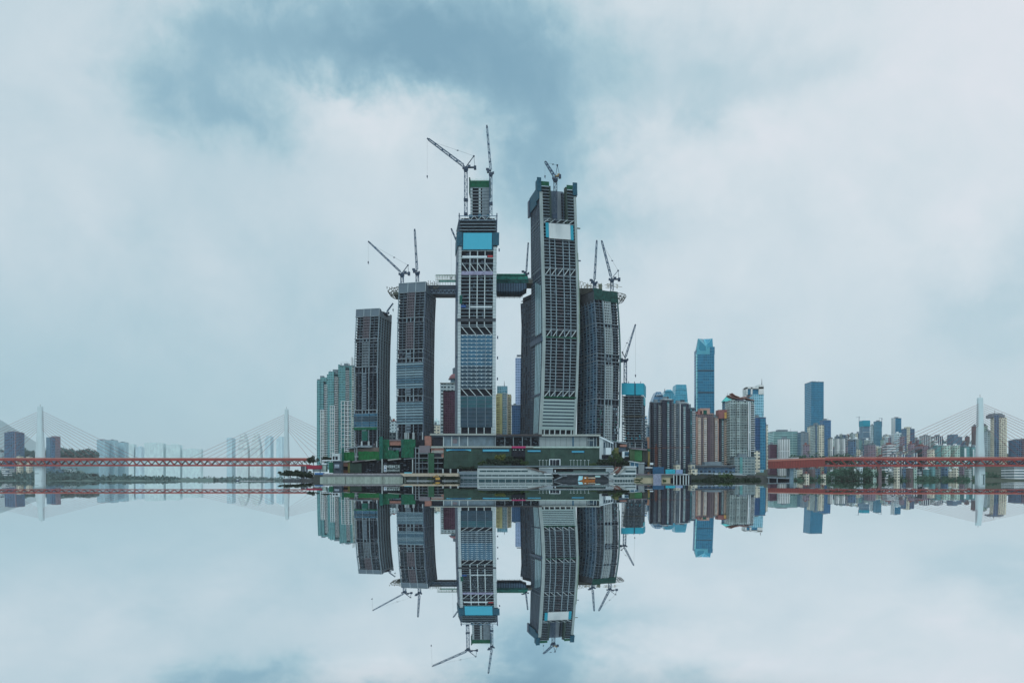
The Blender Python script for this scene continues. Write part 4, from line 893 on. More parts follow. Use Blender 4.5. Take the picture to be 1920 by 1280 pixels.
for (a, ya, b2, yb_) in ((1041,884,1056,891),(1056,891,1038,899),(1144,887,1136,891),(1150,882,1138,889),(1138,892,1152,899)):
    slope('stair_flight', CONC, q, *( (a,ya,ya+2.2,b2,yb_,yb_+2.2) if a < b2 else (b2,yb_,yb_+2.2,a,ya,ya+2.2)), DG-7, 4)
bx('landing', CONC, q, 1055, 1063, 890, 892.6, DG-7, 6); bx('landing', CONC, q, 1134, 1143, 890, 892, DG-7, 6); bx('lamp_box', WHITEP, q, 1040, 1042, 880.5, 884.5, DG-7, 1)
bx('notice_board', mat('pale cyan notice', (.35,.6,.62)), q, 1116, 1125.5, 891, 894.4, DG-4, .4)
# street lamps on the gallery roof
proto = None
for i, x_ in enumerate((1012,1018,1024.5,1036.5,1042,1070,1076,1082.5,1089,1096.5,1103.5)):
    lab = 'thin white street lamp on the gallery roof '+('left of' if x_ < 1033 else 'before' if x_ < 1045 else 'right of')+' the framed show window'
    if proto is None:
        r = thing('street_lamp', lab, 'lamp', tuple(P(x_, 875, DG+4)), 'thin street lamps on the gallery roof'); D0 = DG+4
        mb = MB(); a = P(x_, 875, D0); mb.bar((a.x,D0,a.z),(a.x,D0,a.z+7),.28); mb.build('pole', CONCL, r)
        mb = MB(); mb.box(a.x-1.1,a.x+1.1,D0-.2,D0+.2,a.z+6.9,a.z+7.15); mb.build('lamp_head', WHITEP, r); proto = r
    else:
        r = proto.copy(); COL.objects.link(r); r.location = P(x_, 875, DG+4); r['label'] = lab
        for ch in list(proto.children): c2 = ch.copy(); COL.objects.link(c2); c2.parent = r
# right hall with brown roof, white block
w_ = thing('riverside_hall', 'white riverside block with a brown pitched roof on its left side', 'building', tuple(P(1175, 902, 818)))
DW = 818
mb = MB(); mb.hexa([(X(1146,DW),DW,Z(887,DW)),(X(1160,DW),DW,Z(887,DW)),(X(1168,DW),DW+16,Z(876,DW)),(X(1158,DW),DW+16,Z(876,DW)),(X(1147,DW),DW,Z(886,DW)),(X(1161,DW),DW,Z(886,DW)),(X(1169,DW),DW+16,Z(874,DW)),(X(1158,DW),DW+16,Z(874,DW))]); mb.build('pitched_roof', mat('brown tile roof', (.12,.05,.04), .8), w_)
slope('roof_edge', CREAM, w_, 1148,886,888, 1160,876,878, DW-1, 1); slope('roof_edge', CREAM, w_, 1161,887,889, 1174,874,876, DW-2, 2)
bx('wall', WF, w_, 1173, 1193, 874.5, 905, DW, 22); slope('wall', WF, w_, 1158,888,891, 1173,876,891, DW+.3, 20); bx('wall', WF, w_, 1142, 1192, 889.5, 905, DW+.2, 24)
bx('window', WG, w_, 1173, 1191.5, 881.8, 885, DW-.3, .4); strip(1150, 1192, 890.5, 893.6, 6, DW, w_, .4); strip(1152, 1192, 899, 901.5, 8, DW, w_, .6); bx('roof_slab', WHITEP, w_, 1172, 1193.5, 873.6, 875.4, DW-1, 22); bx('ledge', WHITEP, w_, 1160, 1193, 886.5, 888.4, DW-1, 2)
gb_ = thing('site_office', 'grey flat roofed shed with a glazed left half below the green mesh block', 'building', tuple(P(1193, 888, 840)))
bx('wall', mat('plain grey render', (.25,.28,.28), .8), gb_, 1198.5, 1208, 868, 888, 840, 16); bx('window', GLB, gb_, 1181, 1198, 866, 875, 840, 12); bx('wall', SLABD, gb_, 1190, 1198.3, 875, 888, 842, 12); slope('roof_slab', CONCL, gb_, 1180,863.5,865, 1199,866.3,868, 838, 18); bx('roof_slab', CONCL, gb_, 1198.5, 1208.5, 866.6, 868, 839, 18)
cols('column', CONCL, gb_, (1181.5, 1190, 1198), 866, 888, 839, .5)
# promenade walls
pw = thing('promenade_wall', 'long pale stained river wall left of the ferry terminal', 'wall', tuple(P(690, 902, 800)))
D0 = 800; WALLM = mat('stained pale river wall', (.29,.33,.28), .9, var=.4, scale=.25, stretch=.4)
for a, b2 in ((600,647),(648,717.5),(718.5,760)): bx('wall_panel', WALLM, pw, a, b2, 893.6, 905, D0, 12)
bx('wall_panel', mat('dim river wall', (.14,.16,.14), .9, var=.4, scale=.3), pw, 760, 862, 893, 905, D0+4, 10)
bx('coping', mat('grey brown coping', (.14,.15,.15), .8, var=.2), pw, 605, 757, 889.8, 893.7, D0+1, 60); bx('guard_rail', mat('pinkish parapet rail', (.30,.27,.28), .8, var=.5, scale=.8), pw, 606, 752, 887.2, 889.8, D0+2, .4)
pl2 = thing('quay_deck', 'beige concrete quay deck overhanging the river, with blue sheeting on it', 'deck', tuple(P(806, 892, 795)))
BG = mat('beige concrete', (.38,.36,.29), .85, var=.15, scale=.4)
slope('deck_edge', BG, pl2, 750,886.8,887.6, 757,886.8,892.6, 795, 40); bx('deck_edge', BG, pl2, 757, 859, 886.8, 892.6, 795, 40); bx('blue_sheet', BSL, pl2, 758, 772, 885, 887, 797, 3); cols('pier', CONC, pl2, (757, 783, 808, 834), 892.6, 905, 800, 1.4)
bx('mooring_beam', WHITEP, pl2, 762, 858, 900.3, 901, 797, 1)
er = thing('excavator', 'small ochre yellow excavator at the foot of the beige quay', 'excavator', tuple(P(820, 901, 790)))
YM = mat('ochre machine paint', (.36,.23,.05), .6, var=.3)
bx('body', YM, er, 816.5, 824.5, 894.5, 900, 790, 4); slope('boom', YM, er, 812,893.5,894.8, 820,889.6,891.2, 790, 1); slope('boom', YM, er, 819,889.6,891, 823,893,894.5, 790, 1); bx('track', DARK, er, 813, 828, 899.3, 902, 789.5, 5); bx('cab', GLD, er, 821, 825, 891.5, 894, 790.3, 3)
# green bushes by the quay come with the vegetation
# orange and cyan work boat
wb = thing('work_boat', 'orange and brown work boat with a cyan bow roof moored below the gallery', 'boat', tuple(P(1099, 902, 790)))
D0 = 790; ORG_ = mat('rusty orange hull', (.42,.15,.03), .7, var=.4, scale=.8)
mb = MB(); mb.hexa([(X(1088,D0),D0+1,Z(902,D0)),(X(1115,D0),D0+.5,Z(902,D0)),(X(1115,D0),D0+5.5,Z(902,D0)),(X(1088,D0),D0+5,Z(902,D0)),(X(1085,D0),D0,Z(898.5,D0)),(X(1116,D0),D0,Z(898.5,D0)),(X(1116,D0),D0+6,Z(898.5,D0)),(X(1085,D0),D0+6,Z(898.5,D0))]); mb.build('hull', ORG_, wb)
mb = MB(); mb.hexa([(X(1084,D0),D0,Z(901,D0)),(X(1092,D0),D0,Z(899,D0)),(X(1092,D0),D0+6,Z(899,D0)),(X(1084,D0),D0+6,Z(901,D0)),(X(1086,D0),D0,Z(892,D0)),(X(1093,D0),D0,Z(892,D0)),(X(1093,D0),D0+6,Z(892,D0)),(X(1086,D0),D0+6,Z(892,D0))]); mb.build('bow_roof', mat('pale cyan canvas', (.30,.62,.72), .7), wb)
bx('cabin', mat('brown cabin', (.22,.11,.03), .7), wb, 1093, 1103, 893, 898.6, D0+1, 4); bx('cabin_roof', mat('cream cabin roof', (.6,.55,.42)), wb, 1103, 1116, 894.6, 896, D0+.5, 5); cols('post', ORG_, wb, (1104,1110,1115.5), 896, 898.6, D0+.6, .4, .4); bx('lamp', WHITEP, wb, 1096, 1099, 894.6, 896.6, D0+.7, .4)
pn = thing('pontoon', 'low grey pontoon jetty beneath the zigzag stairs', 'pontoon', tuple(P(1060, 901, 792)))
bx('deck', CONCD, pn, 1040, 1150, 899.9, 901.2, 792, 8)
# right promenade and piers
rp = thing('promenade_wall', 'cream river wall right of the white block, pink coping above', 'wall', tuple(P(1225, 902, 815)))
bx('wall_panel', mat('cream river wall', (.36,.35,.25), .9, var=.2), rp, 1190, 1257, 895.5, 905, 815, 20); bx('wall_panel', mat('moss grey wall', (.20,.21,.17), .9), rp, 1194, 1262, 890.5, 895.5, 817, 50); bx('coping', PINKC, rp, 1193, 1280, 888.4, 890.3, 816, 50)
bg_ = thing('banner_frame', 'blue grey patterned hoarding hung on the cream river wall', 'hoarding', tuple(P(1232, 902, 812)))
bx('panel', fmat('blue patterned hoarding', (.16,.20,.30), (.35,.42,.52), 1.0, 1.0, .5, .5, var=.6, lit=.3), bg_, 1225, 1240, 888.5, 904, 812, 1)
pr_ = thing('pier_platform', 'dark pier platform on tall white piles beside the cream wall', 'pier', tuple(P(1275, 902, 812)))
bx('platform', CONC, pr_, 1262, 1294, 889, 890.4, 812, 20); bx('back', DARK, pr_, 1256, 1296, 890.6, 904, 822, 12); cols('pile', CONCL, pr_, (1263.5, 1269, 1275.5, 1281.5, 1286.5, 1291.5), 890.4, 905, 812.5, .8)
for lab, x0, x1, yt, yb_, m_ in (('deep blue site tarpaulin before the dark flats',1224,1245,875,888,mat('deep blue tarpaulin', (.01,.09,.19),.6,var=.4,scale=.6)),('bright cyan site tarpaulin before the dark flats',1248,1266,879.5,888,mat('bright cyan tarpaulin', (.02,.40,.52),.6,var=.3,scale=.6)),('blue and white printed hoarding right of the cyan tarpaulin',1267,1280,880,888,mat('blue white print', (.22,.34,.55),.6,var=.6,scale=1.2))):
    r = thing('site_hoarding', lab, 'hoarding', tuple(P((x0+x1)/2, 888, 835))); bx('sheet', m_, r, x0, x1, yt, yb_, 835, .6); cols('post', STEELB, r, (x0, (x0+x1)/2, x1), yt-.6, 889, 835.8, .3, .3)
tk = thing('silo_truck', 'white topped concrete mixer parked behind the right promenade', 'truck', tuple(P(1217, 888, 840)))
bx('cab', CONCD, tk, 1209, 1213, 882, 888, 840, 4); bx('roof', WHITEP, tk, 1211, 1226, 875.5, 877, 838, 6); mb = MB(); mb.tube(P(1212,882,842), P(1224,880,842), 2.2, 1.4, 12); mb.build('drum', SLABD, tk)
cols('post', CONCD, tk, (1212, 1218.5, 1225), 877, 888, 839, .5)
mb = MB(); 
# left bank corner: red roofed pavilion and blue stalls
lp = thing('pavilion', 'long maroon roofed pavilion at the left end of the promenade', 'pavilion', tuple(P(586, 892, 830)))
bx('roof', mat('maroon roof', (.26,.02,.05), .7), lp, 575, 603, 871.8, 879, 830, 14); bx('wall', CONCL, lp, 586, 604, 879, 884, 832, 8); cols('column', CONC, lp, (576.5, 588, 600), 879, 893, 831, .8); bx('roof', WHITEP, lp, 603, 612, 868, 870.5, 832, 10); bx('kiosk', mat('teal white kiosk', (.35,.5,.48)), lp, 603, 611, 870.5, 884, 833, 8); bx('kiosk', GREENN, lp, 617, 624, 866.5, 886, 833, 4)
st = thing('site_cabin', 'stacked blue and white site cabins under the maroon roofed pavilion', 'cabin', tuple(P(597, 892, 815)))
bx('cabin', mat('site cabin blue', (.03,.14,.36),.6,var=.4,scale=.8), st, 590, 606, 885.8, 890.4, 815, 6); bx('cabin', WHITEP, st, 588, 594, 890, 893.5, 814, 5); bx('cabin', mat('site cabin blue'), st, 595, 605, 890.4, 893, 815, 5)
sv_ = thing('shop_block', 'small white shop block with blue sign under teal flats', 'shop', tuple(P(632, 888, 845)))
bx('wall', CONCL, sv_, 622, 637, 850, 864, 845, 10); bx('opening', DARK, sv_, 624, 627, 855, 863, 844.6, .5); bx('opening', DARK, sv_, 629, 633, 855, 863, 844.6, .5); bx('canopy', WHITEP, sv_, 603, 637, 861.8, 863.4, 843, 8); bx('sign_panel', mat('pale blue sign panel', (.3,.42,.55)), sv_, 627, 636, 870, 877, 844, .6); bx('wall', SLABD, sv_, 624, 640, 864, 887, 846, 10)
for i in range(3): bx('sign_mark', WHITEP, sv_, 628.5+i*2.4, 629.8+i*2.4, 871.6, 873.8, 843.7, .2)
# ---------------------------------------------------------------- cable stayed bridges
PYL = mat('pale green grey pylon paint', (.60,.69,.68), .6, var=.10, scale=.05, stretch=.3)
PYLS = mat('pylon joint groove', (.10,.18,.2), .8)
CAB = mat('dark red stay cable', (.20,.06,.07), .6)
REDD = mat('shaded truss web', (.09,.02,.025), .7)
def pylon(r, D, cx, ytop, ybot, wtop, wbot, hull=True, dw=26):
    """one tapering leg pair that leans together, wider at the deck"""
    mb = MB(); prof = [(ytop, wtop*.92), (ytop+3, wtop), (ytop+40, wtop*1.12), ((ytop+ybot)/2, wtop+(wbot-wtop)*.45), (868, wbot*.97), (ybot-25, wbot), (ybot+3, wbot*.9)]
    for (ya, wa), (yb2, wb) in zip(prof, prof[1:]):
        da, db = 2.5+dw*.15*(ya-ytop)/(ybot-ytop), 2.5+dw*.15*(yb2-ytop)/(ybot-ytop)
        za, zb_ = Z(ya, D), Z(yb2, D); xa, xb = wa/2/F*D, wb/2/F*D; x = X(cx, D)
        def ring(hw, hd): return [(x-hw*.7, D-hd), (x+hw*.7, D-hd), (x+hw, D-hd*.6), (x+hw, D+hd*.6), (x+hw*.7, D+hd), (x-hw*.7, D+hd), (x-hw, D+hd*.6), (x-hw, D-hd*.6)]
        mb.prism(ring(xb, db), zb_, za, ring(xa, da))
    o = mb.build('pylon', PYL, r)
    mb = MB(); z_ = Z(ytop, D); mb.bar((X(cx,D),D,z_),(X(cx,D),D,z_+5),.4); mb.build('lightning_rod', ROPE, o)
    return o
def deck(r, D, x0, x1, yt, yb2, per, solid=None, w=26):
    a, b2 = X(x0, D), X(x1, D); zt, zb_ = Z(yt, D), Z(yb2, D); h = zt-zb_
    mb = MB(); mb.box(a, b2, D-w/2, D+w/2, zt-h*.28, zt); mb.build('top_chord', RED, r)
    mb = MB(); mb.box(a, b2, D-w/2-.5, D-w/2-.2, zt-.6, zt+1.3); mb.box(a, b2, D+w/2+.2, D+w/2+.5, zt, zt+1.3); mb.build('guard_rail', REDL, r, kind=None)
    mb = MB(); mb.box(a, b2, D-w/2+.5, D+w/2-.5, zb_, zb_+h*.2); mb.build('bottom_chord', RED, r)
    mb = MB(); mb.box(a, b2, D-2, D+w/2-3, zb_+h*.2, zt-h*.3); 
    n = max(1, int(abs(b2-a)/per)); 
    k = 0
    far = MB(); extra = MB()
    for i in range(n):
        xa = a+per*i; xm = xa+per/2; xb = xa+per
        for p, q in (((xa, zb_+h*.18), (xm, zt-h*.26)), ((xm, zt-h*.26), (xb, zb_+h*.18))):
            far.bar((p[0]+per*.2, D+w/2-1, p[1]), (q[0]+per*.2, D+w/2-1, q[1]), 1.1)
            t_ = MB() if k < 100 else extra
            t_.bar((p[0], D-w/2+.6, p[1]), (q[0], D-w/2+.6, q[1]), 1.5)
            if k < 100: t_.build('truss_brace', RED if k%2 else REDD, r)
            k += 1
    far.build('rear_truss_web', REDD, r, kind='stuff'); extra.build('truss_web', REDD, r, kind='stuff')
def stays(r, D, cx, ytop, hw, pts, deck_y, n, side, spread, y0, y1):
    for i in range(n):
        ya = y0+(y1-y0)*i/(n-1); xd = cx+side*(spread[0]+(spread[1]-spread[0])*i/(n-1))
        for dd in (-12.5,):
            mb = MB(); mb.tube((X(cx+side*hw, D), D-3, Z(ya, D)), (X(xd, D), D+dd, Z(deck_y, D)), .26, .26, 5); mb.build('stay_cable', CAB, r)
DL = 1600
bl = thing('cable_stayed_bridge', 'long red truss bridge with two pale pylons, left of the towers', 'bridge', tuple(P(300, 874, DL)), 'red cable stayed bridges')
deck(bl, DL, -160, 582, 859.6, 873.6, 15.0)
pylon(bl, DL, 75.5, 762, 900, 9.5, 18, dw=30)
pylon(bl, DL, 537.3, 767, 903, 6.8, 11, dw=30)
stays(bl, DL, 77, 762, 4, None, 860, 10, 1, (190,62), 771, 805); stays(bl, DL, 75, 762, 4, None, 860, 10, -1, (190,50), 773, 808)
stays(bl, DL, 537.5, 767, 3.5, None, 860, 9, -1, (180,54), 777.5, 806); stays(bl, DL, 537.5, 767, 3.5, None, 860, 9, 1, (178,46), 778, 807)
mb = MB(); z1, z2 = Z(887, DL), Z(903, DL); x = X(76, DL)
mb.box(x-9, x-7.6, DL-20, DL-18, z2, z1); mb.box(x-9, x+7, DL-20, DL-18, z1-1, z1); mb.build('fender_groove', PYLS, bl)
for px_ in (566, 570, 574.5):
    mb = MB(); mb.box(X(px_,DL)-1, X(px_,DL)+1, DL-4, DL+4, 0, Z(873.6,DL)); mb.build('pier', STEELB, bl)
DR = 1250
br = thing('cable_stayed_bridge', 'red truss bridge with one pale pylon, right of the dark flats', 'bridge', tuple(P(1650, 874, DR)), 'red cable stayed bridges')
deck(br, DR, 1541, 2090, 858.5, 874.2, 16.6)
mb = MB(); w = 13
for (xa, xb, ta, tb, ba, bb) in ((1414,1482,864,860.8,878.5,877.5),(1482,1541,860.8,859,877.5,874.2)):
    mb.hexa([(X(xa,DR),DR-w,Z(ba,DR)),(X(xb,DR),DR-w,Z(bb,DR)),(X(xb,DR),DR+w,Z(bb,DR)),(X(xa,DR),DR+w,Z(ba,DR)),(X(xa,DR),DR-w,Z(ta,DR)),(X(xb,DR),DR-w,Z(tb,DR)),(X(xb,DR),DR+w,Z(tb,DR)),(X(xa,DR),DR+w,Z(ta,DR))])
mb.build('solid_girder', mat('rust red girder plate', (.20,.042,.038), .6, var=.2, scale=.3), br)
mb = MB(); 
for i in range(26): x_ = 1416+i*4.8; mb.box(X(x_,DR), X(x_,DR)+.35, DR-w-.35, DR-w, Z(876.5-(i>14)*(i-14)*.2,DR), Z(863.5-i*.15,DR))
mb.build('web_stiffener', RED, br, kind='stuff')
mb = MB(); mb.hexa([(X(1414,DR),DR-w-.6,Z(866,DR)),(X(1541,DR),DR-w-.6,Z(860.8,DR)),(X(1541,DR),DR-w,Z(860.8,DR)),(X(1414,DR),DR-w,Z(866,DR)),(X(1414,DR),DR-w-.6,Z(862.5,DR)),(X(1541,DR),DR-w-.6,Z(857.8,DR)),(X(1541,DR),DR-w,Z(857.8,DR)),(X(1414,DR),DR-w,Z(862.5,DR))]); mb.build('guard_rail', REDL, br)
mb = MB(); mb.hexa([(X(1416,DR),DR-9,Z(863,DR)),(X(1494,DR),DR-9,Z(859.5,DR)),(X(1494,DR),DR-4,Z(859.5,DR)),(X(1416,DR),DR-4,Z(863,DR)),(X(1416,DR),DR-9,Z(861,DR)),(X(1494,DR),DR-9,Z(857,DR)),(X(1494,DR),DR-4,Z(857,DR)),(X(1416,DR),DR-4,Z(861,DR))]); mb.build('noise_barrier', mat('pale noise barrier glass', (.45,.52,.54), .3), br)
mb = MB(); mb.prism([(X(1477.5,DR),DR-8),(X(1484.5,DR),DR-8),(X(1484.5,DR),DR+8),(X(1477.5,DR),DR+8)], 0, Z(877,DR)); mb.build('pier', mat('blue grey pier', (.13,.24,.31), .7), br)
pylon(br, DR, 1837.5, 745.5, 905, 9.6, 15, dw=26)
stays(br, DR, 1837.5, 745, 5, None, 859, 11, -1, (235,66), 758, 797); stays(br, DR, 1837.5, 745, 5, None, 859, 11, 1, (235,66), 758, 797)
mb = MB(); x = X(1833, DR)
mb.box(x-.8,x+.8,DR-17,DR-15.6,0,Z(889,DR)); mb.box(x-3.5,x+3.5,DR-17,DR-15.6,Z(890,DR),Z(889,DR)); mb.build('fender_groove', PYLS, br)
# ---------------------------------------------------------------- the city: every block its own building
FM = {}
def fm(k, *a, **kw):
    if k not in FM: FM[k] = (a, kw)
    a, kw = FM[k]; return fmat(k, *a, **kw)
def S(r, g, b_, k=1.75): return tuple(min(.85, lin(v)*k) for v in (r, g, b_))
TEALF = fmat('teal flats glazing', S(84,128,132), S(30,70,80), 2.2, 3.0, .6, .5, var=.7, lit=.25)
TEALD = fmat('dark balcony recess', S(40,62,66), S(10,20,28), 2.6, 3.0, .8, .62, var=.6, lit=.15)
TEALW = fmat('pale frame flats', S(150,168,164), S(22,38,44), 3.0, 3.0, .62, .6, var=.6, lit=.2)
DKF = fmat('dark plum flats', S(40,44,58), S(18,28,38), 2.4, 2.8, .55, .5, var=.8, lit=.2)
DKB = fmat('plum balcony stack', S(70,86,96), S(22,30,40), 2.8, 2.8, .7, .55, var=.6, lit=.3)
DKT = fmat('teal bay window stack', S(30,66,76), S(70,120,128), 2.0, 2.8, .5, .5, var=.9, lit=.3)
PKF = fmat('rose brown flats', S(96,82,82), S(38,44,56), 2.4, 2.8, .5, .55, var=.6, lit=.2)
PKB = fmat('beige balcony stack', S(150,138,126), S(50,56,64), 2.8, 2.8, .6, .5, var=.6, lit=.3)
GRF = fmat('pale ribbed flats', S(132,150,150), S(28,48,56), 3.4, 3.2, .72, .6, var=.6, lit=.2)
BLG = fmat('deep blue curtain wall', S(52,122,150,1.15), S(38,110,142,1.15), 3.0, 4.0, .88, .8, var=.18, gmetal=.4, wrough=.4, lit=0)
BLT = fmat('turquoise curtain wall', S(70,150,170,1.3), S(52,132,158,1.3), 3.0, 4.0, .85, .78, var=.2, gmetal=.3, wrough=.4, lit=0)
BLP = fmat('pale blue curtain wall', S(130,176,190,1.3), S(96,152,172,1.3), 3.0, 4.0, .8, .7, var=.2, gmetal=.3, wrough=.4, lit=0)
OFG = fmat('green grey office', S(128,160,158), S(60,104,112), 40, 3.6, .98, .55, var=.2, lit=0)
OFB = fmat('blue grey office', S(90,118,134), S(44,76,100), 3.2, 3.4, .7, .6, var=.5, lit=.1)
MARO = fmat('maroon glazed flats', S(74,44,60), S(40,26,40), 2.4, 3.2, .6, .6, var=.6, lit=.1)
YELF = fmat('yellow flats', S(214,200,156,1.6), S(60,60,54), 3.0, 3.2, .55, .5, var=.5, lit=.1)
WHF = fmat('white ribbed flats', S(196,204,198), S(96,116,122), 3.4, 60, .4, .98, var=.3, lit=0)
WHB = fmat('white banded flats', S(186,198,198), S(66,92,102), 30, 5.0, .98, .5, var=.3, lit=0)
GYF = fmat('grey small window flats', S(150,170,176), S(52,74,86), 5.0, 4.6, .55, .5, var=.8, lit=.3)
BGF = fmat('beige small window flats', S(172,174,160), S(58,72,78), 5.2, 4.6, .55, .5, var=.8, lit=.3)
LBF = fmat('misty ribbed flats', S(140,170,180), S(96,132,148), 3.4, 3.4, .6, .5, var=.4, lit=.1, gmetal=0)  # blue-grey paleness of distance haze is put into these wall colours
BRF = fmat('brown small window flats', S(118,104,112), S(52,60,72), 5.0, 4.6, .5, .5, var=.8, lit=.35)
NVF = fmat('navy slab flats', S(70,98,120), S(38,60,84), 5.0, 4.6, .6, .6, var=.8, lit=.35)
GNF = fmat('green grey flats', S(138,164,156), S(52,78,84), 5.0, 4.6, .55, .55, var=.8, lit=.3)
STF = fmat('striped blue white flats', S(170,192,200), S(40,70,94), 5.5, 40, .55, .98, var=.3, lit=0)
HZF = fmat('haze toned flats', S(166,193,204,1.5), S(150,180,193,1.5), 6, 5, .5, .5, var=.2, lit=.1, gmetal=0, grough=.6)  # haze is put into the colours of this and the next two
HZO = fmat('haze toned orange tower', S(182,191,191,1.5), S(172,184,188,1.5), 8, 7, .5, .5, var=.1, lit=0, gmetal=0, grough=.6)
HZB = fmat('haze toned slate tower', S(156,186,199,1.5), S(148,179,193,1.5), 8, 7, .5, .5, var=.1, lit=0, gmetal=0, grough=.6)
ROOFM = mat('grey roof', S(96,104,108), .9, var=.3); ROOFD = mat('dark roof plant', S(48,54,60), .9, var=.3); ROOFR = mat('terracotta roof', S(104,72,70), .8, var=.2)
WHT = mat('chalk trim', S(190,202,202), .8, var=.1)
def bld(label, x0, x1, yt, D, mt, yb=900, dep=None, name='apartment_block', cat='building', group=None, blocks=(), roof=True, fins=0, floorlines=0, fl_mat=None, spire=None, cap=None):
    """blocks: (x0, x1, ytop, material, forward offset m, part name, [yb])"""
    dep = dep or min(40, max(14, (x1-x0)/F*D*.8)); X0, X1 = x0, x1
    if D > 1100:        # the receding side belongs to the outline seen: pull the front corner in by what the side shows
        if x0 > 1000: x0 = min(960+(x0-960)*(D+dep)/D, x0+.35*(x1-x0))
        if x1 < 920: x1 = max(960+(x1-960)*(D+dep)/D, x1-.35*(x1-x0))
        blocks = [(min(max(k[0], x0), x1-.5),)+tuple([max(min(k[1], x1), x0+.6)])+tuple(k[2:]) for k in blocks if k[1] > x0 and k[0] < x1]
    if mt in (HZF, HZB): cap = mt  # roofs share the haze-toned wall colour
    r = thing(name, label, cat, (X((x0+x1)/2, D), D+dep/2, Z(yb, D)), group)
    zt = Z(yt, D)
    def pr(a, b2, y_, m_, off, nm, yb_=yb, dd=None):
        off += .35 if nm != 'wall' and abs(off) < .3 else 0
        e0 = e1 = et = 0
        if nm != 'wall': e0 = .14*(abs(a-x0) < .3); e1 = .14*(abs(b2-x1) < .3); et = .12*(abs(y_-yt) < .3)+.03*off
        mb = MB(); mb.prism([(X(a,D)-e0,D-off),(X(b2,D)+e1,D-off),(X(b2,D)+e1,D+(dd or dep)),(X(a,D)-e0,D+(dd or dep))], Z(yb_,D), Z(y_,D)+et); return mb.build(nm, m_, r)
    w = pr(x0, x1, yt, mt, 0, 'wall')
    for bk in blocks: pr(*bk[:6], *(bk[6:7] if len(bk) > 6 else ()), dd=dep*.98)
    if roof:
        a, b2 = X(x0,D), X(x1,D); wd = b2-a
        mb = MB(); mb.box(a-.3, b2+.3, D-.3, D+dep+.3, zt, zt+.9); rf = mb.build('roof', cap or ROOFM, r)
        k = random.random()*.4; mb = MB(); mb.box(a+wd*(.15+k*.5), a+wd*(.42+k), D+dep*.3, D+dep*.7, zt+.9, zt+3.2+random.random()*2.5); mb.build('plant_room', cap or ROOFM, rf)
        if wd > 14: mb = MB(); mb.bar((a+wd*.8,D+dep*.4,zt+.9),(a+wd*.8,D+dep*.4,zt+5+random.random()*4),.3); mb.build('antenna', ROOFD, rf)
    for i in range(fins):
        t_ = (i+.5)/fins; mb = MB(); c_ = X(x0,D)+(X(x1,D)-X(x0,D))*t_; mb.box(c_-.45, c_+.45, D-.7, D, Z(yb,D), zt); mb.build('pilaster', fl_mat or WHT, r)
    for i in range(floorlines):
        zz = Z(yb,D)+(zt-Z(yb,D))*(i+1)/floorlines; mb = MB(); mb.box(X(x0,D)-.5, X(x1,D)+.5, D-.9, D, zz-.55, zz); mb.build('balcony', fl_mat or WHT, r)
    if spire:
        mb = MB(); sx, sy = spire; mb.tube((X(sx,D),D+dep*.4,zt),(X(sx,D),D+dep*.4,Z(sy,D)),.5,.12,6); mb.build('spire', ROOFD, r)
    return r
def gridframe(r, x0, x1, yt, yb_, D, n, fl, off=1.4, m_=None):
    """white balcony frame standing proud of the wall: posts, then one edge beam per storey"""
    for i in range(n+1):
        c_ = X(x0+(x1-x0)*i/n, D); mb = MB(); mb.box(c_-.35, c_+.35, D-off, D-off+.6, Z(yb_,D), Z(yt,D)); mb.build('balcony_post', m_ or WHT, r)
    k = int((yb_-yt)/fl)
    for i in range(k+1):
        mb = MB(); z_ = Z(yt+fl*i,D); mb.box(X(x0,D)-.3, X(x1,D)+.3, D-off-.1, D-.1, z_-.5, z_); mb.build('balcony_slab', m_ or WHT, r)
def balc(r, x0, x1, yt, yb_, D, fl, off=1.2, m_=None, th=.6):
    k = int((yb_-yt)/fl)
    for i in range(k):
        mb = MB(); z_ = Z(yt+fl*(i+.5),D); mb.box(X(x0,D), X(x1,D), D-off, D, z_-th, z_); mb.build('balcony', m_ or WHT, r)
# --- teal flats on the left edge of the peninsula
D = 985
r = bld('lowest teal flats with stepped top, leftmost beside the bridge cables', 595, 616, 712, D, TEALF, 880, blocks=((595,601,713,TEALF,2,'bay'),(601,612,707.5,TEALF,1,'bay'),(607,611.5,715,TEALD,1.3,'recess')), spire=None)
gridframe(r, 602, 608, 768, 868, D, 2, 6.6, 2.4); balc(r, 608.5, 614.5, 720, 868, D, 3.3, 2); 
r = bld('middle teal flats with white balcony frames on the lower half', 616, 638, 700, D+1, TEALF, 880, blocks=((617,627,697,TEALF,3,'bay'),(627.5,633,702,TEALD,3.3,'recess'),(613.5,616.5,702,TEALF,2,'bay')), spire=(617,692))
gridframe(r, 620.5, 628, 760.5, 868, D+1, 2, 6.8, 4); balc(r, 628.5, 635.5, 706, 868, D+1, 3.3, 4)
r = bld('tallest teal flats touching the shortest curved tower, turrets on its roof', 638, 664, 686, D+2, TEALF, 880, blocks=((638,649,688,TEALF,4,'bay'),(649,656,690,TEALD,4.3,'recess'),(656,661,690,TEALF,4.2,'bay'),(635,638,684,TEALF,3,'bay'),(661,664,688,TEALW,4.6,'edge_wall')), spire=None)
gridframe(r, 641.5, 660, 752.5, 868, D+2, 3, 7.0, 5.2); balc(r, 649.5, 656.5, 694, 868, D+2, 3.5, 5)
for a, b2, y1, y2 in ((635.5,637.6,679,686),(656,659,668,684),(661,663,671,684)):
    mb = MB(); mb.box(X(a,D), X(b2,D), D+6, D+10, Z(y2,D), Z(y1,D)); mb.build('turret', WHT, r)
mb = MB(); mb.bar(P(639,679,D+4), P(652,679,D+4), .5); mb.bar(P(652,679,D+4), P(654,685,D+4), .5); mb.build('pergola', WHT, r)
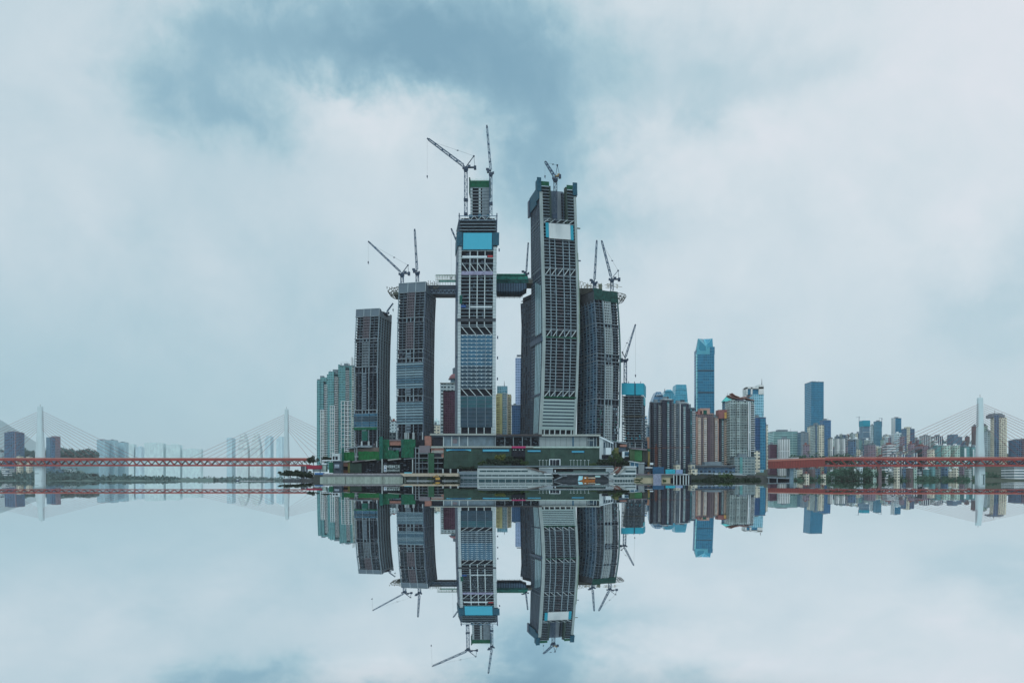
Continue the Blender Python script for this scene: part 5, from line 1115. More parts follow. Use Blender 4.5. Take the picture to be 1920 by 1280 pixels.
# --- seen in the gaps between the towers
r = bld('maroon glazed flats with a grey crown and a ribbed dome behind the cyan hoarded giant', 826, 859, 733, 1080, MARO, 860, blocks=((825.5,831,719,GYF,1.5,'edge_wall'),(831,859,719,GYF,.8,'crown_wall',732)), roof=False)
mb = MB(); mb.box(X(825,1080),X(860,1080),1078,1112,Z(719,1080),Z(717.3,1080)); mb.build('cornice', CREAM, r)
mb = MB(); mb.tube((X(851,1080),1092,Z(719,1080)),(X(851,1080),1092,Z(708,1080)),X(860,1080)-X(851,1080)-1,None,16); mb.build('drum', OFB, r)
mb = MB(); mb.tube((X(851,1080),1092,Z(709.5,1080)),(X(851,1080),1092,Z(708.5,1080)),8.6,None,16); mb.build('cornice', ROOFD, r)
mb = MB(); mb.dome((X(851,1080),1092,Z(708.5,1080)),7.6,7.6,7.4,16,6); mb.build('dome', mat('dull rose dome', S(98,72,78), .7), r, smooth=True)
mb = MB(); mb.tube((X(851.5,1080),1092,Z(699.5,1080)),(X(851.5,1080),1092,Z(690.5,1080)),3.0,None,10); mb.dome((X(851.5,1080),1092,Z(690.5,1080)),3.4,3.4,3,10,4); mb.build('lantern', GREYP, r)
r = bld('yellow flats with an open teal glass crown and mast, between the giants', 930, 958, 739, 1060, YELF, 860, blocks=((931.5,938,738,YELF,2,'bay'),(937.5,941.5,738,mat('amber wall strip', S(220,196,134,1.6), .8),3,'strip'),(942,950,730,BLP,2,'bay'),(950,952,738,mat('cream strip', S(214,206,170), .8),3,'strip'),(952.5,959,741,YELF,1,'bay'),(932,951.5,723.5,BLP,0,'glass_crown',737)), roof=False)
mb = MB(); mb.tube((X(945.5,1060),1070,Z(724,1060)),(X(945.5,1060),1070,Z(712,1060)),.5,.15,6); mb.build('mast', ROOFD, r); balc(r, 930, 937, 742, 812, 1060, 3.3, 2.8, mat('amber wall strip')); balc(r, 952.5, 959, 745, 812, 1060, 3.3, 2, mat('cream strip')); balc(r, 942, 949, 735, 812, 1060, 3.5, 3, mat('cream strip'))
r = bld('slim pale blue glass slab with a rooftop ring, seen left of the slate tower', 966.3, 980, 671, 1250, fmat('lavender blue curtain wall', S(150,172,200,1.3), S(120,148,184,1.3), 3, 4, .8, .75, var=.15, lit=0, wrough=.4), 860, roof=False)
for i in range(4): mb = MB(); mb.bar(P(968+i*2.6,672,1260), P(971+i*1.2,666,1260), .5); mb.build('roof_strut', GREYP, r)
mb = MB(); mb.box(X(969,1250),X(978,1250),1252,1262,Z(666,1250),Z(664.5,1250)); mb.build('roof_ring', GREYP, r)
bld('deep blue office block low between the yellow flats and slate tower', 959.5, 977, 760, 1120, fmat('royal blue curtain wall', S(44,78,112), S(34,66,98), 2.6, 3.4, .8, .7, var=.3, lit=0), 860)
bld('small white flats with brick roof, between the two left curved towers', 733, 745, 789.5, 1150, GYF, 850, cap=ROOFR); bld('grey white flats squeezed behind the shortest curved tower', 728, 735, 786, 1170, GYF, 850)
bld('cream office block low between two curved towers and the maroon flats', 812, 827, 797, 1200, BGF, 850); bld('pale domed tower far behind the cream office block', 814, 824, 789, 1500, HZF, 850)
bld('low terrace block behind the left podium wing', 728, 812, 812, 990, GYF, 860, roof=True)
# --- behind the cyan screened tower
bld('pale blue grey flats with a blue roof just right of the cyan screened tower', 1206, 1214, 785, 1180, WHB, 880, cap=mat('blue tin roof', S(50,120,160)))
bld('narrow blue grey flats in the gap beside the dark flats', 1211, 1224, 800, 1160, OFB, 890)
bld('low dark blocks with a salmon roof house on top', 1200, 1228, 827, 1060, NVF, 895, blocks=((1214,1224,819,mat('salmon render', S(190,140,120), .8),0,'roof_house'),))
# --- cluster of dark flats and glass towers
def rounded(label, x0, x1, yt, D, mt, taper=.55, name='office_tower', y_sh=None, n=6, yb=880, flat=False, **k):
    r = thing(name, label, 'tower', (X((x0+x1)/2, D), D+15, Z(yb, D))); mb = MB(); cx = X((x0+x1)/2, D); hw = (X(x1,D)-X(x0,D))/2
    ys_ = [yb, y_sh or (yt+(yb-yt)*.3)]; zt_ = Z(yt,D); zs_ = Z(ys_[1],D)
    lev = [(Z(yb,D),1.0),(zs_,1.0)]+[(zs_+(zt_-zs_)*(i+1)/n, (1-(1-taper)*((i+1)/n)**2.2)) for i in range(n)]
    for (a, wa), (b2, wb) in zip(lev, lev[1:]): mb.prism([(cx-hw*wa,D),(cx+hw*wa,D),(cx+hw*wa,D+30),(cx-hw*wa,D+30)], a, b2, [(cx-hw*wb,D+(1-wb)*4),(cx+hw*wb,D+(1-wb)*4),(cx+hw*wb,D+30),(cx-hw*wb,D+30)])
    w = mb.build('wall', mt, r); return r
rounded('blue glass tower with a curved shoulder behind the dark flats', 1221, 1250, 734, 1300, fmat('mid blue curtain wall', S(72,118,146,1.3), S(58,104,134,1.3), 3, 3.6, .8, .7, var=.2, lit=0, wrough=.4), .30)
r = rounded('round topped turquoise glass tower behind the dark flats', 1243, 1266, 730, 1350, BLT, .35, y_sh=748)
mb = MB(); mb.tube((X(1247.5,1350),1355,Z(738,1350)),(X(1247.5,1350),1355,Z(727,1350)),1.4,.15,6); mb.build('spire', ROOFD, r)
mb = MB()
for i in range(9): mb.bar(P(1231+i*1.8,742-i*.6,1298), P(1233+i*1.8,737+(i%2)*3,1298), .6)
tag(mb.build('roof_frame', WHT, r))
rounded('turquoise glass tower with a flared flat top behind the dark flats', 1264, 1291, 720.5, 1400, BLT, .70, y_sh=800, n=8)
D = 1150
r = thing('skyscraper', 'tallest blue glass skyscraper of the right skyline, notched V shaped crown', 'skyscraper', tuple(P(1321, 880, D)))
a, b2 = X(1306.5,D), X(1339.5,D); DD = D+14
mb = MB(); mb.prism([(a,D),(b2,D),(b2,DD),(a,DD)], Z(880,D), Z(664,D)); mb.build('wall', BLG, r)
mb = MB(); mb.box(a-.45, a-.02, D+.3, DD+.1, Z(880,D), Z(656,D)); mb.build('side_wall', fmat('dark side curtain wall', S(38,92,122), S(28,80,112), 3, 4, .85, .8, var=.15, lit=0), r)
mb = MB(); mb.box(X(1305.5,D), X(1307,D), D-.8, D, Z(880,D), Z(664,D)); mb.build('corner_fin', fmat('pale corner fin', S(120,180,200), S(100,170,196), 3, 4, .8, .7, lit=0), r)
for y_ in (694.5, 735.5): mb = MB(); mb.box(a+1.5, b2-1, D-.4, D, Z(y_+1,D), Z(y_-1,D)); mb.build('louvre_band', ROOFD, r)
m_ = (a+b2)/2+.3
mb = MB(); zt = Z(664,D)
mb.hexa([(a-.5,D,zt),(m_,D,zt),(m_,DD,zt),(a-.5,DD,zt),(X(1308.5,D),D,Z(634.5,D)),(m_,D,Z(649,D)),(m_,DD,Z(635.5,DD)),(X(1309,DD),DD,Z(635,DD))]); mb.build('crown', BLT, r)
mb = MB(); mb.hexa([(m_,D,zt),(b2-1.2,D,zt),(b2-1.2,DD,zt),(m_,DD,zt),(m_,D,Z(649,D)),(X(1335.8,D),D,Z(634,D)),(X(1335.8,D),DD,Z(635,DD)),(m_,DD,Z(635.5,DD))]); mb.build('crown', BLT, r)
pass
mb = MB(); mb.box(X(1331,D), X(1340,D), D-.3, DD, zt, Z(650,D)); mb.build('shoulder', BLG, r)
D = 1000
r = bld('dark plum flats with a flat disc roof, leftmost of the dark cluster', 1224, 1241, 755, D, DKF, 888, blocks=((1226,1230,757,DKB,1.2,'bay'),(1234,1238,757,DKB,1.2,'bay'),(1221,1225,752,DKF,-6,'wing')))
balc(r, 1234.5, 1239.5, 760, 880, D, 3.5, 2.2)
def disc(r, cx, y_, w_, D):
    mb = MB(); mb.tube((X(cx,D),D+8,Z(y_,D)),(X(cx,D),D+8,Z(y_-1,D)),w_/F*D/2,None,18); mb.build('disc_roof', WHT, r); mb = MB(); mb.tube((X(cx,D),D+8,Z(y_-1,D)),(X(cx,D),D+8,Z(y_-6,D)),w_/F*D/5,None,12); mb.build('roof_drum', ROOFD, r)
r = bld('dark plum flats under a white disc roof with white balcony stacks', 1241, 1263, 750, D-6, DKF, 888, blocks=((1241.5,1246,750,DKF,1.6,'bay'),(1250.5,1254.5,752,DKT,1.6,'bay'),(1259,1262.5,752,DKB,1.6,'bay')))
disc(r, 1252, 748.5, 22, D-6); balc(r, 1250.8, 1254.3, 756, 880, D-6, 3.5, 2.6); balc(r, 1264, 1267, 756, 880, D-6, 3.5, 1.6)
r = bld('dark flats under the right white disc roof, teal bay windows down the front', 1266, 1291, 757, D-3, DKF, 888, blocks=((1267,1274,758,DKB,1.2,'bay'),(1281,1285,760,DKT,2,'bay'),(1274.3,1275.3,757,WHT,2,'pilaster')))
disc(r, 1282, 754.5, 20, D-3); balc(r, 1280.6, 1284.6, 762, 880, D-3, 3.5, 2.9)
r = bld('dark flats with pale balcony stack between disc roofs and rose flats', 1291, 1304, 765, D-4, DKF, 888, blocks=((1297,1303,767,DKB,1.4,'bay'),(1294,1296,766,DKT,2,'bay'))); balc(r, 1297.5, 1303.5, 770, 880, D-4, 3.5, 2.3)
r = bld('rose brown flats with pink arched rooftop house, before the tallest blue skyscraper', 1304, 1338, 776, D, PKF, 885, blocks=((1308,1313.5,783,PKB,1.6,'bay'),(1319,1325,783,PKB,1.6,'bay'),(1326.5,1331.5,780,mat('plum wall strip', S(74,60,66), .8),1.8,'strip'),(1304.5,1307.5,781,mat('salmon strip', S(136,112,104), .8),1,'strip')), roof=True, cap=mat('salmon strip'))
for (a, b2, y1, y2, m2) in ((1313,1331,765,776,mat('salmon strip')),(1318.5,1325,769,776,GREENT),(1308,1316,770,777,mat('rose roof house', S(112,78,78)))): mb = MB(); mb.box(X(a,D), X(b2,D), D-.5-(m2==GREENT)*.4, D+14, Z(y2,D), Z(y1,D)); mb.build('roof_house', m2, r)
balc(r, 1308.5, 1313.2, 786, 876, D, 3.5, 2.4, mat('cream strip')); balc(r, 1319.5, 1324.6, 786, 876, D, 3.5, 2.4)
r = bld('rose brown flats with beige balcony stacks, middle of the three rose blocks', 1331.5, 1349, 782, D+2, PKF, 885, blocks=((1333,1336.5,785,DKT,1.4,'bay'),(1340,1345,784,PKB,1.4,'bay'),(1345.3,1347,785,mat('salmon strip'),2,'strip'))); balc(r, 1340.5, 1345, 788, 876, D+2, 3.5, 2.3)
r = bld('rose brown flats with mustard arched rooftop house beside the ribbed tower', 1348, 1376, 783, D+3, PKF, 885, blocks=((1352.5,1356,785,DKT,1.6,'bay'),(1358,1362,784,PKB,1.6,'bay'),(1367,1373,785,PKB,1.6,'bay'),(1347.5,1351,782,DKF,1,'strip')))
for (a, b2, y1, y2, m2) in ((1347,1363,768,784,mat('rose roof house')),(1358,1362,773,784,mat('mustard roof house', S(170,140,80))),(1363,1372,776,784,mat('pink roof house', S(172,130,122)))): mb = MB(); mb.box(X(a,D), X(b2,D), D-1-(b2==1362)*.5, D+14, Z(y2,D), Z(y1,D)); mb.build('roof_house', m2, r)
balc(r, 1353, 1356.5, 788, 876, D+3, 3.5, 2.5); balc(r, 1367.5, 1373, 788, 876, D+3, 3.5, 2.4, mat('cream strip'))
r = bld('grey office behind with a teal pyramid roof and spire', 1354, 1380, 752, 1120, OFB, 885, roof=False)
mb = MB(); c_ = X(1366,1120); mb.prism([(c_-7,1120),(c_+7,1120),(c_+7,1134),(c_-7,1134)], Z(752,1120), Z(741,1120), [(c_-.6,1126),(c_+.6,1126),(c_+.6,1128),(c_-.6,1128)]); mb.build('pyramid_roof', mat('turquoise metal roof', S(60,150,150), .5), r); mb = MB(); mb.tube((c_,1127,Z(742,1120)),(c_,1127,Z(735,1120)),.5,.1,6); mb.build('spire', ROOFD, r)
D = 985
r = bld('pale ribbed apartment tower topped by curved orange brown roof wings', 1369, 1414, 752, D, GRF, 868, blocks=((1369,1378,750,GRF,1.0,'bay'),(1381,1387,752,GRF,2.2,'bay'),(1402,1406.5,753,WHF,2.6,'bay'),(1407,1413,757,TEALD,2,'recess')), roof=True)
balc(r, 1370, 1401, 756, 842, D, 4.1, 3.0, mat('grey rib', S(128,140,142), .8), .45); balc(r, 1406.8, 1414.5, 757, 850, D, 4.1, 3.2)
WING = mat('orange brown roof wing', S(112,84,78), .7)
for pts, nm in (([(1366,740.5),(1372,744),(1381,746),(1392,744),(1410,741)],'roof_wing'),([(1372,736.5),(1378,741),(1386,744)],'roof_wing'),([(1386,747),(1398,745.5),(1406,748),(1414,750)],'roof_wing')):
    mb = MB()
    for (xa, ya), (xb, yb_) in zip(pts, pts[1:]): mb.hexa([(X(xa,D),D-2,Z(ya+1,D)),(X(xb,D),D-2,Z(yb_+1,D)),(X(xb,D),D+12,Z(yb_+1,D)),(X(xa,D),D+12,Z(ya+1,D)),(X(xa,D),D-2,Z(ya,D)),(X(xb,D),D-2,Z(yb_,D)),(X(xb,D),D+12,Z(yb_,D)),(X(xa,D),D+12,Z(ya,D))])
    mb.build(nm, WING, r)
for x_ in (1377,1391,1404,1412): mb = MB(); mb.bar(P(x_,752,D+5), P(x_,744,D+5), .6); mb.build('wing_prop', GREYP, r)
mb = MB(); mb.box(X(1384,D),X(1396,D),D+3,D+14,Z(752,D),Z(746,D)); mb.build('plant_room', BRF, r)
r = bld('pale blue glass tower with framed crown and thin antenna behind the orange wings', 1399.5, 1432, 739, 1180, BLP, 885, roof=False)
mb = MB(); D = 1180
for (a, b2, y1, y2) in ((1399.5,1402,726,740),(1408,1411,726,740),(1422.5,1432,721,740),(1399.5,1432,725,728.5)): mb.box(X(a,D), X(b2,D), D, D+20-.2*(b2-a), Z(y2,D), Z(y1,D)); 
mb.build('crown_frame', mat('pale crown frame', S(170,196,206)), r); mb = MB(); mb.box(X(1402,D),X(1408,D),D+2,D+18,Z(739,D),Z(728.6,D)); mb.box(X(1411,D),X(1422.5,D),D+2,D+18,Z(739,D),Z(729.6,D)); mb.build('crown_glass', BLG, r)
mb = MB(); mb.tube((X(1430,D),D+4,Z(721,D)),(X(1430,D),D+4,Z(709,D)),.6,.15,6); mb.build('antenna', ROOFD, r)
r = bld('two toned blue office tower right of the ribbed apartment tower', 1416, 1436, 783, 1090, fmat('navy curtain wall', S(30,66,100), S(24,58,94), 3, 4, .85, .7, var=.2, lit=0), 880, blocks=((1425,1435,785,BLG,1,'bright_face'),), roof=True)
bld('cream slab edge of flats hidden right of the blue office tower', 1436, 1440, 797, 1120, BGF, 880)
bld('white podium block at the foot of the blue office tower', 1412, 1425, 845, 1060, BGF, 885)
bld('grey tiered garage block left of the red girder', 1377, 1416, 857, 960, fmat('tiered garage', S(104,120,122), S(60,84,92), 4, 3.2, .8, .5, var=.5, lit=.2), 905, blocks=((1387,1392,857,mat('teal pier strip', S(70,120,122)),.8,'strip'),))
bld('low dark arcade under the rose brown flats', 1303, 1378, 873, 955, NVF, 905, blocks=((1303,1378,873,mat('dark awning', S(58,62,66)),2,'awning',876),)); bld('white kiosk block before the dark flats', 1296, 1308, 879, 940, BGF, 905)
for x_ in (1271, 1299): bld('small pale house standing before the dark flats', x_-4, x_+4, 871, 945, BGF, 905, group='small pale houses before the dark flats')
# --- right skyline beyond the red bridge
R = [
 ('wide curved green grey office block behind the red bridge',1439,1496,809,1700,OFG,{'name':'office_block','floorlines':0}),
 ('maroon slab with white stripes at the foot of the curved office block',1439,1457,833,1620,MARO,{}),
 ('bright white ribbed slab before the curved office block',1458,1481,823,1600,WHF,{}),
 ('blue grey columned office between the curved block and blue tower',1495,1516,811,1680,OFB,{'name':'office_block','fins':6,'fl_mat':mat('grey rib')}),
 ('tall blue glass tower standing alone, flat topped',1508.5,1544.5,716,1750,BLG,{'name':'office_tower','dep':40}),
 ('grey and cream apartment tower before the tall lone blue tower',1519,1546,797,1560,GRF,{'blocks':((1535,1544,797,BGF,1.5,'bay'),(1529,1531,797,NVF,1.6,'strip'))}),
 ('navy blue slab tower right of the grey and cream tower',1537,1558,788,1640,fmat('slate blue curtain wall', S(50,92,124), S(40,80,112), 3,3.6,.8,.7,var=.3,lit=.05),{'name':'office_tower'}),
 ('beige stepped flats left of the grey and cream tower',1515,1524,800,1700,BGF,{}),
 ('tower under construction with a bright turquoise screen at its top',1611,1631,798,2100,OFB,{'blocks':((1610.5,1632,788,CYAN,1.5,'climbing_screen',799),),'roof':False,'floorlines':9}),
 ('teal screened tower with leaning crane, right of the turquoise one',1638,1653.5,790,2150,fmat('dim teal tower', S(62,112,132), S(48,92,112), 3,3.6,.7,.6,var=.4,lit=.1),{}),
 ('pale shoulder block joined left of the teal screened tower',1634,1640,797,2170,GYF,{}),
 ('white and blue twin slab, tallest before the left stays of the pylon',1671,1690,784,2050,BLG,{'dep':12,'blocks':((1670.5,1678,784,WHF,1.5,'white_face'),)}),
 ('navy and cream flats right of the white and blue twin slab',1690,1715,804,1980,NVF,{'dep':14,'blocks':((1700,1706,800,BGF,1.5,'core_face'),)}),
 ('pair of pale ribbed flats on the hill under the stays',1725,1745,817,2100,STF,{}),('pale ribbed flats with three stacks on the hill under the stays',1746,1768,818,2120,STF,{}),
 ('blue glass block with a raised centre under the stays',1778,1804,819,2080,OFB,{'blocks':((1784,1796,814,OFB,0,'raised_centre'),)}),
 ('rose grey tower half hidden behind the right pylon',1825,1833,799,1900,PKF,{}),
 ('turquoise grey tower just right of the pylon',1844,1852,798,1950,GNF,{}),('blue grey flats between pylon and domed tower',1849,1857,808,1930,GYF,{}),
 ('purple blue flats at the right edge of the picture',1895,1925,825,1850,NVF,{}),('plum flats at the very right edge behind the bridge',1914,1950,822,1830,BRF,{}),
 ('rose roofed brown flats before the grey and cream tower',1506,1518,834,1540,BRF,{'cap':ROOFR}),
 ('navy striped flats with white lines under the bridge deck',1672,1681,852,1480,STF,{}),('white striped flats under the bridge deck, middle of three',1688,1696.5,851,1480,STF,{}),('white striped flats under the bridge deck, rightmost of three',1711,1720,849,1480,STF,{}),
 ('dark slab between white striped flats',1697,1710,853,1490,NVF,{}),('broad rose brown flats with green windows above the bridge',1716,1741,836,1600,BRF,{'cap':ROOFR,'blocks':((1722,1729,841,TEALD,1,'window_bay'),)}),
 ('cream green flats with stepped corners left of centre under the stays',1765,1782,835,1520,GNF,{'cap':WHT}),('cream green flats with stepped corners right of centre under the stays',1785,1800,835,1520,GNF,{'cap':WHT}),
 ('teal and white flats with tall white stripe left of the pylon',1802,1818,837,1530,TEALF,{'blocks':((1808,1811,840,WHT,1.5,'stripe'),)}),('teal striped flats touching the right pylon',1818,1832,838,1540,TEALF,{'blocks':((1824,1826,842,WHT,1.5,'stripe'),)}),
 ('pale flats with a teal recess beside the rose brown block',1741,1753,842,1510,BGF,{}),('teal grey flats with overhanging flat roof',1753,1765,834,1530,TEALF,{'cap':WHT}),
 ('dark plum flats with red roof, before the twin slab',1704,1716,832,1650,BRF,{'cap':ROOFR}),('hexagonal grey rose flats before the twin slab',1678,1690,812,1800,GYF,{'cap':WHT}),('red brown slab before the navy and cream flats',1690,1696,818,1760,BRF,{}),
 ('pale green twin block flats, left of the pair before the hill',1555,1562,822,1560,WHF,{}),('pale green twin block flats, right of the pair before the hill',1567,1574,822,1560,WHF,{}),('pale green slab with rose base below the hill flats',1578,1585,822,1560,WHF,{}),
 ('slate blue block with a dark flat roof on the hill',1590,1605,826,1620,NVF,{}),('brown and white offices before the turquoise screened tower',1620,1642,834,1600,BRF,{}),('white terrace with dark bays below the twin slab',1655,1680,833,1580,WHB,{'cap':ROOFR}),
 ('light grey sheer tower right under the bridge at the picture edge',1884,1935,876,1450,WHB,{}),
]
for lab, x0, x1, yt, D_, m_, kw in R: kw = dict(kw); bld(lab, x0, x1, yt, D_, m_, kw.pop('yb', 900), **kw)
D = 1900
r = bld('tall cream and blue tower with a domed crown right of the pylon', 1857, 1888, 782, D, BGF, 900, dep=13, blocks=((1864,1872,778,NVF,1.5,'blue_face'),(1873,1886,784,BGF,2,'bay'),(1856,1863,784,PKB,1.5,'bay')), roof=False)
for (a, b2, y1, y2) in ((1860,1884,777,783),(1864,1880,774.5,777)): mb = MB(); mb.box(X(a,D),X(b2,D),D,D+25,Z(y2,D),Z(y1,D)); mb.build('crown', CONC, r)
mb = MB(); mb.tube((X(1870,D),D+10,Z(775,D)),(X(1870,D),D+10,Z(766,D)),.8,.15,6); mb.build('spire', ROOFD, r)
for x_, y_ in ((1610.8,780),(1653.5,783)):
    rr_ = thing('tower_crane', 'tiny distant crane on the '+('turquoise' if x_ < 1630 else 'teal')+' screened tower', 'crane', tuple(P(x_, 800, 2120))); mb = MB(); mb.bar(P(x_,800,2095), P(x_,y_,2095), .9); mb.build('mast', CR_L, rr_); mb = MB(); mb.bar(P(x_-6,y_+2-(x_>1630)*2,2095), P(x_+2,y_+2,2095), .6); mb.build('jib', CR_L, rr_)
# filler blocks on the hillside, each its own building
rnd = random.Random(21)
KM = [('grey',GYF),('beige',BGF),('brown',BRF),('navy',NVF),('green grey',GNF),('white banded',WHB),('pale ribbed',GRF),('rose',PKF),('teal',TEALF)]
ZN = [(1482,1520,'at the foot of the columned office'),(1520,1560,'below the navy slab tower'),(1560,1608,'on the hill left of the turquoise screened tower'),(1608,1660,'below the screened towers'),(1660,1720,'below the white and blue twin slab'),(1720,1780,'on the hill under the left stays'),(1780,1832,'beside the right pylon')]
seen = {}
for row, (ya, yb_, Dm, step) in enumerate(((812,824,2300,9),(820,838,2050,8),(834,850,1800,9),(845,857,1640,11))):
    x_ = 1486 if row > 1 else 1556
    while x_ < 1832:
        w_ = rnd.uniform(.7,1.5)*step; y_ = rnd.uniform(ya, yb_)+(6 if 1720 < x_ < 1832 and row < 2 else 0)+(0 if x_ > 1556 else 3); kn, km = rnd.choice(KM); zn = [z[2] for z in ZN if z[0] <= x_+w_/2 < z[1]] or ['beside the right pylon']
        rl = ('furthest row','upper row','middle row','lowest row')[row]; lab = f'small {kn} flats {zn[0]}, {rl}'
        bld(lab, x_, x_+w_, y_, Dm+rnd.uniform(-60,60), km, 900, group=f'small {kn} flats {zn[0]}', cap=rnd.choice([ROOFM,ROOFM,WHT,WHT,ROOFM,ROOFR]), blocks=((x_+w_*.2,x_+w_*.45,y_-rnd.uniform(0,1.5),rnd.choice(KM)[1],1.2,'bay'),))
        x_ += w_*rnd.uniform(.9,1.2)
# below the deck, right bank
for i in range(30):
    x_ = 1486+i*11.3+rnd.uniform(-2,2); kn, km = rnd.choice(KM); y_ = rnd.uniform(877,889) if x_ < 1560 else rnd.uniform(874,884)
    zn = 'right of the blue grey pier' if x_ < 1560 else 'under the truss' if x_ < 1700 else 'near the right pylon foot'
    bld(f'low {kn} house on the right bank {zn}', x_, x_+rnd.uniform(6,10), y_, 1430+rnd.uniform(-30,60), km, 902, group=f'low {kn} houses on the right bank {zn}', cap=rnd.choice([ROOFM,WHT,ROOFR]))
# --- left bank beyond the river
Lb = [
 ('plum blue flats left of the left pylon, rosy roof edge',8,42,811,2300,NVF,{'blocks':((14,28,809,NVF,1,'bay'),(28,30,810,BRF,1.5,'strip'),(38,42.5,814,BRF,-2,'wing')),'cap':BRF}),
 ('navy flats with a red screen on top right of the left pylon',86.5,111,820,2350,NVF,{'blocks':((96,108,817,BRF,-3,'wing'),(87,95,820,OFB,1,'grid_face'))}),
 ('pale ribbed long flats with a maroon roof wedge, left shore',181.5,204,824.5,3300,LBF,{'cap':BRF}),('pale ribbed long flats, second on the left shore',204,221,825,3350,LBF,{}),('pale ribbed long flats, third on the left shore',221,240.5,829,3400,LBF,{}),
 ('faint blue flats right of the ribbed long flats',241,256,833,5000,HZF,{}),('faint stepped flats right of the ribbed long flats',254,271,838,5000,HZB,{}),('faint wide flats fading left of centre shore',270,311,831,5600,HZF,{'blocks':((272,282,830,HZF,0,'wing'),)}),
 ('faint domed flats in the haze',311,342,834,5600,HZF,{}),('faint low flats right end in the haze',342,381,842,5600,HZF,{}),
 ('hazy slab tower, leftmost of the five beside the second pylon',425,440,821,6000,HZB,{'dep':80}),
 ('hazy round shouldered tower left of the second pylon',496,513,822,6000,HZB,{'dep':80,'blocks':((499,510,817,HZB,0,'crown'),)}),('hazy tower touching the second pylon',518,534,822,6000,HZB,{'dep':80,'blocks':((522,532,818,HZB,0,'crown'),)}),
 ('low white building among trees by the left pylon foot',3,24,879,2100,WHB,{'yb':892}),('small white hall above trees at far left',5,20,886,2050,WHB,{'yb':893}),
 ('blue white low block right of the left pylon',95,118,880,2200,OFB,{'yb':895}),('grey low flats right of the blue white block',119,141,879,2250,GYF,{'yb':895}),
 ('cream temple like hall behind the deck, left one',31,42,855,2150,BGF,{'yb':892}),('cream temple like hall behind the deck, right one',49,59,856,2150,BGF,{'yb':892}),
 ('small blue grey flats beyond the deck at the far left edge',-6,8,847,2400,GYF,{'yb':892}),
]
for lab, x0, x1, yt, D_, m_, kw in Lb: kw = dict(kw); bld(lab, x0, x1, yt, D_, m_, kw.pop('yb', 900), **kw)
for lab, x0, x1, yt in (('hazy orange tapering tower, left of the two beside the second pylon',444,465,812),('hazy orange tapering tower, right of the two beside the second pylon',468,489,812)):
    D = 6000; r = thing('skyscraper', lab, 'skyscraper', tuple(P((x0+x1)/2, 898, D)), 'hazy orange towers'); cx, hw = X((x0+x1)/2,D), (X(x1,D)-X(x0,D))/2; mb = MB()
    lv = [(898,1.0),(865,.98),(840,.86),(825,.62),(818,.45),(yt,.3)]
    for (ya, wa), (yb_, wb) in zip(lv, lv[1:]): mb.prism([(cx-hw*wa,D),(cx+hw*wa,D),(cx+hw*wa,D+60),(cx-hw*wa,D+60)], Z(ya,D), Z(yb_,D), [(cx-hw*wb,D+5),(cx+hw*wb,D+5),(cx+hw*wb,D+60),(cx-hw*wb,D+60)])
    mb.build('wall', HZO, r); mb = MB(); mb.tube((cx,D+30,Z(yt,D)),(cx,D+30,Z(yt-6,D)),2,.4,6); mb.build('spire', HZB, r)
# ---------------------------------------------------------------- land
def terrain(name, pts, mt, kind='structure'):
    """strip hills: rows of (x px, y px top) at several distances joined into one sheet"""
    mb = MB()
    for (Da_, A), (Db_, B) in zip(pts, pts[1:]):
        for i in range(len(A)-1):
            a, b2, c_, d_ = P(A[i][0],A[i][1],Da_), P(A[i+1][0],A[i+1][1],Da_), P(B[i+1][0],B[i+1][1],Db_), P(B[i][0],B[i][1],Db_)
            mb.quad(a, b2, c_, d_)
    return tag(mb.build(name, mt, smooth=True), kind=kind)
SOIL = mat('dark wooded soil', (.035,.055,.035), .95, var=.4, scale=.02)
mb = MB(); mb.prism([(X(588,812),813),(X(757,812),813),(X(765,844),844),(X(1200,846),846),(X(1258,836),836),(X(1300,830),860),(X(1420,880),890),(X(1460,1050),1050),(X(1460,1300),1500),(X(640,1300),1400),(X(600,1000),1000),(X(582,850),850)], -3, Z(889.5,812))
tag(mb.build('peninsula_ground', mat('dusty site ground', (.06,.065,.06), .9)), kind='structure')
def hillrow(x0, x1, n, f, seed):
    rn = random.Random(seed); return [(x0+(x1-x0)*i/n, f(x0+(x1-x0)*i/n)+rn.uniform(-.6,.6)) for i in range(n+1)]
terrain('right_bank', [(1400, hillrow(1290,2300,40,lambda x:903,1)),(1460, hillrow(1290,2300,40,lambda x:897.5-3*math.exp(-((x-1600)/60)**2),2)),(1640, hillrow(1290,2300,40,lambda x:890,3)),(1900, hillrow(1290,2300,40,lambda x:870 if x>1440 else 888,4)),(2400, hillrow(1290,2300,40,lambda x:(850 if x>1440 else 888),5)),(3000, hillrow(1290,2300,40,lambda x:893,6))], SOIL)
terrain('left_bank', [(1960, hillrow(-700,400,40,lambda x:902.6,7)),(2060, hillrow(-700,400,40,lambda x:897 if x<160 else 900,8)),(2300, hillrow(-700,400,40,lambda x:888 if x<160 else 898,9)),(2900, hillrow(-700,400,40,lambda x:880 if x<170 else 896,10)),(4200, hillrow(-700,400,40,lambda x:898,11))], mat('misty bank green', (.09,.15,.13), .95, var=.4, scale=.02))  # bank green is paled, with haze mixed into the colour
terrain('far_shore', [(5700, hillrow(-700,640,40,lambda x:901.6,12)),(6100, hillrow(-700,640,40,lambda x:899.3,12)),(9000, hillrow(-700,640,40,lambda x:899,12))], mat('pale far shore', (.20,.30,.31), .95, var=.2, scale=.003))  # fading into haze is put into this shore colour
HILLM = mat('far wooded hill', (.10,.20,.23), .95, var=.3, scale=.01)  # hill colour is shifted blue to carry the haze
def hf(x): return 845-6*math.exp(-((x-122)/16)**2)+4*math.sin(x*.11)*.5+(x>140)*1.5-2*math.exp(-((x-172)/10)**2)
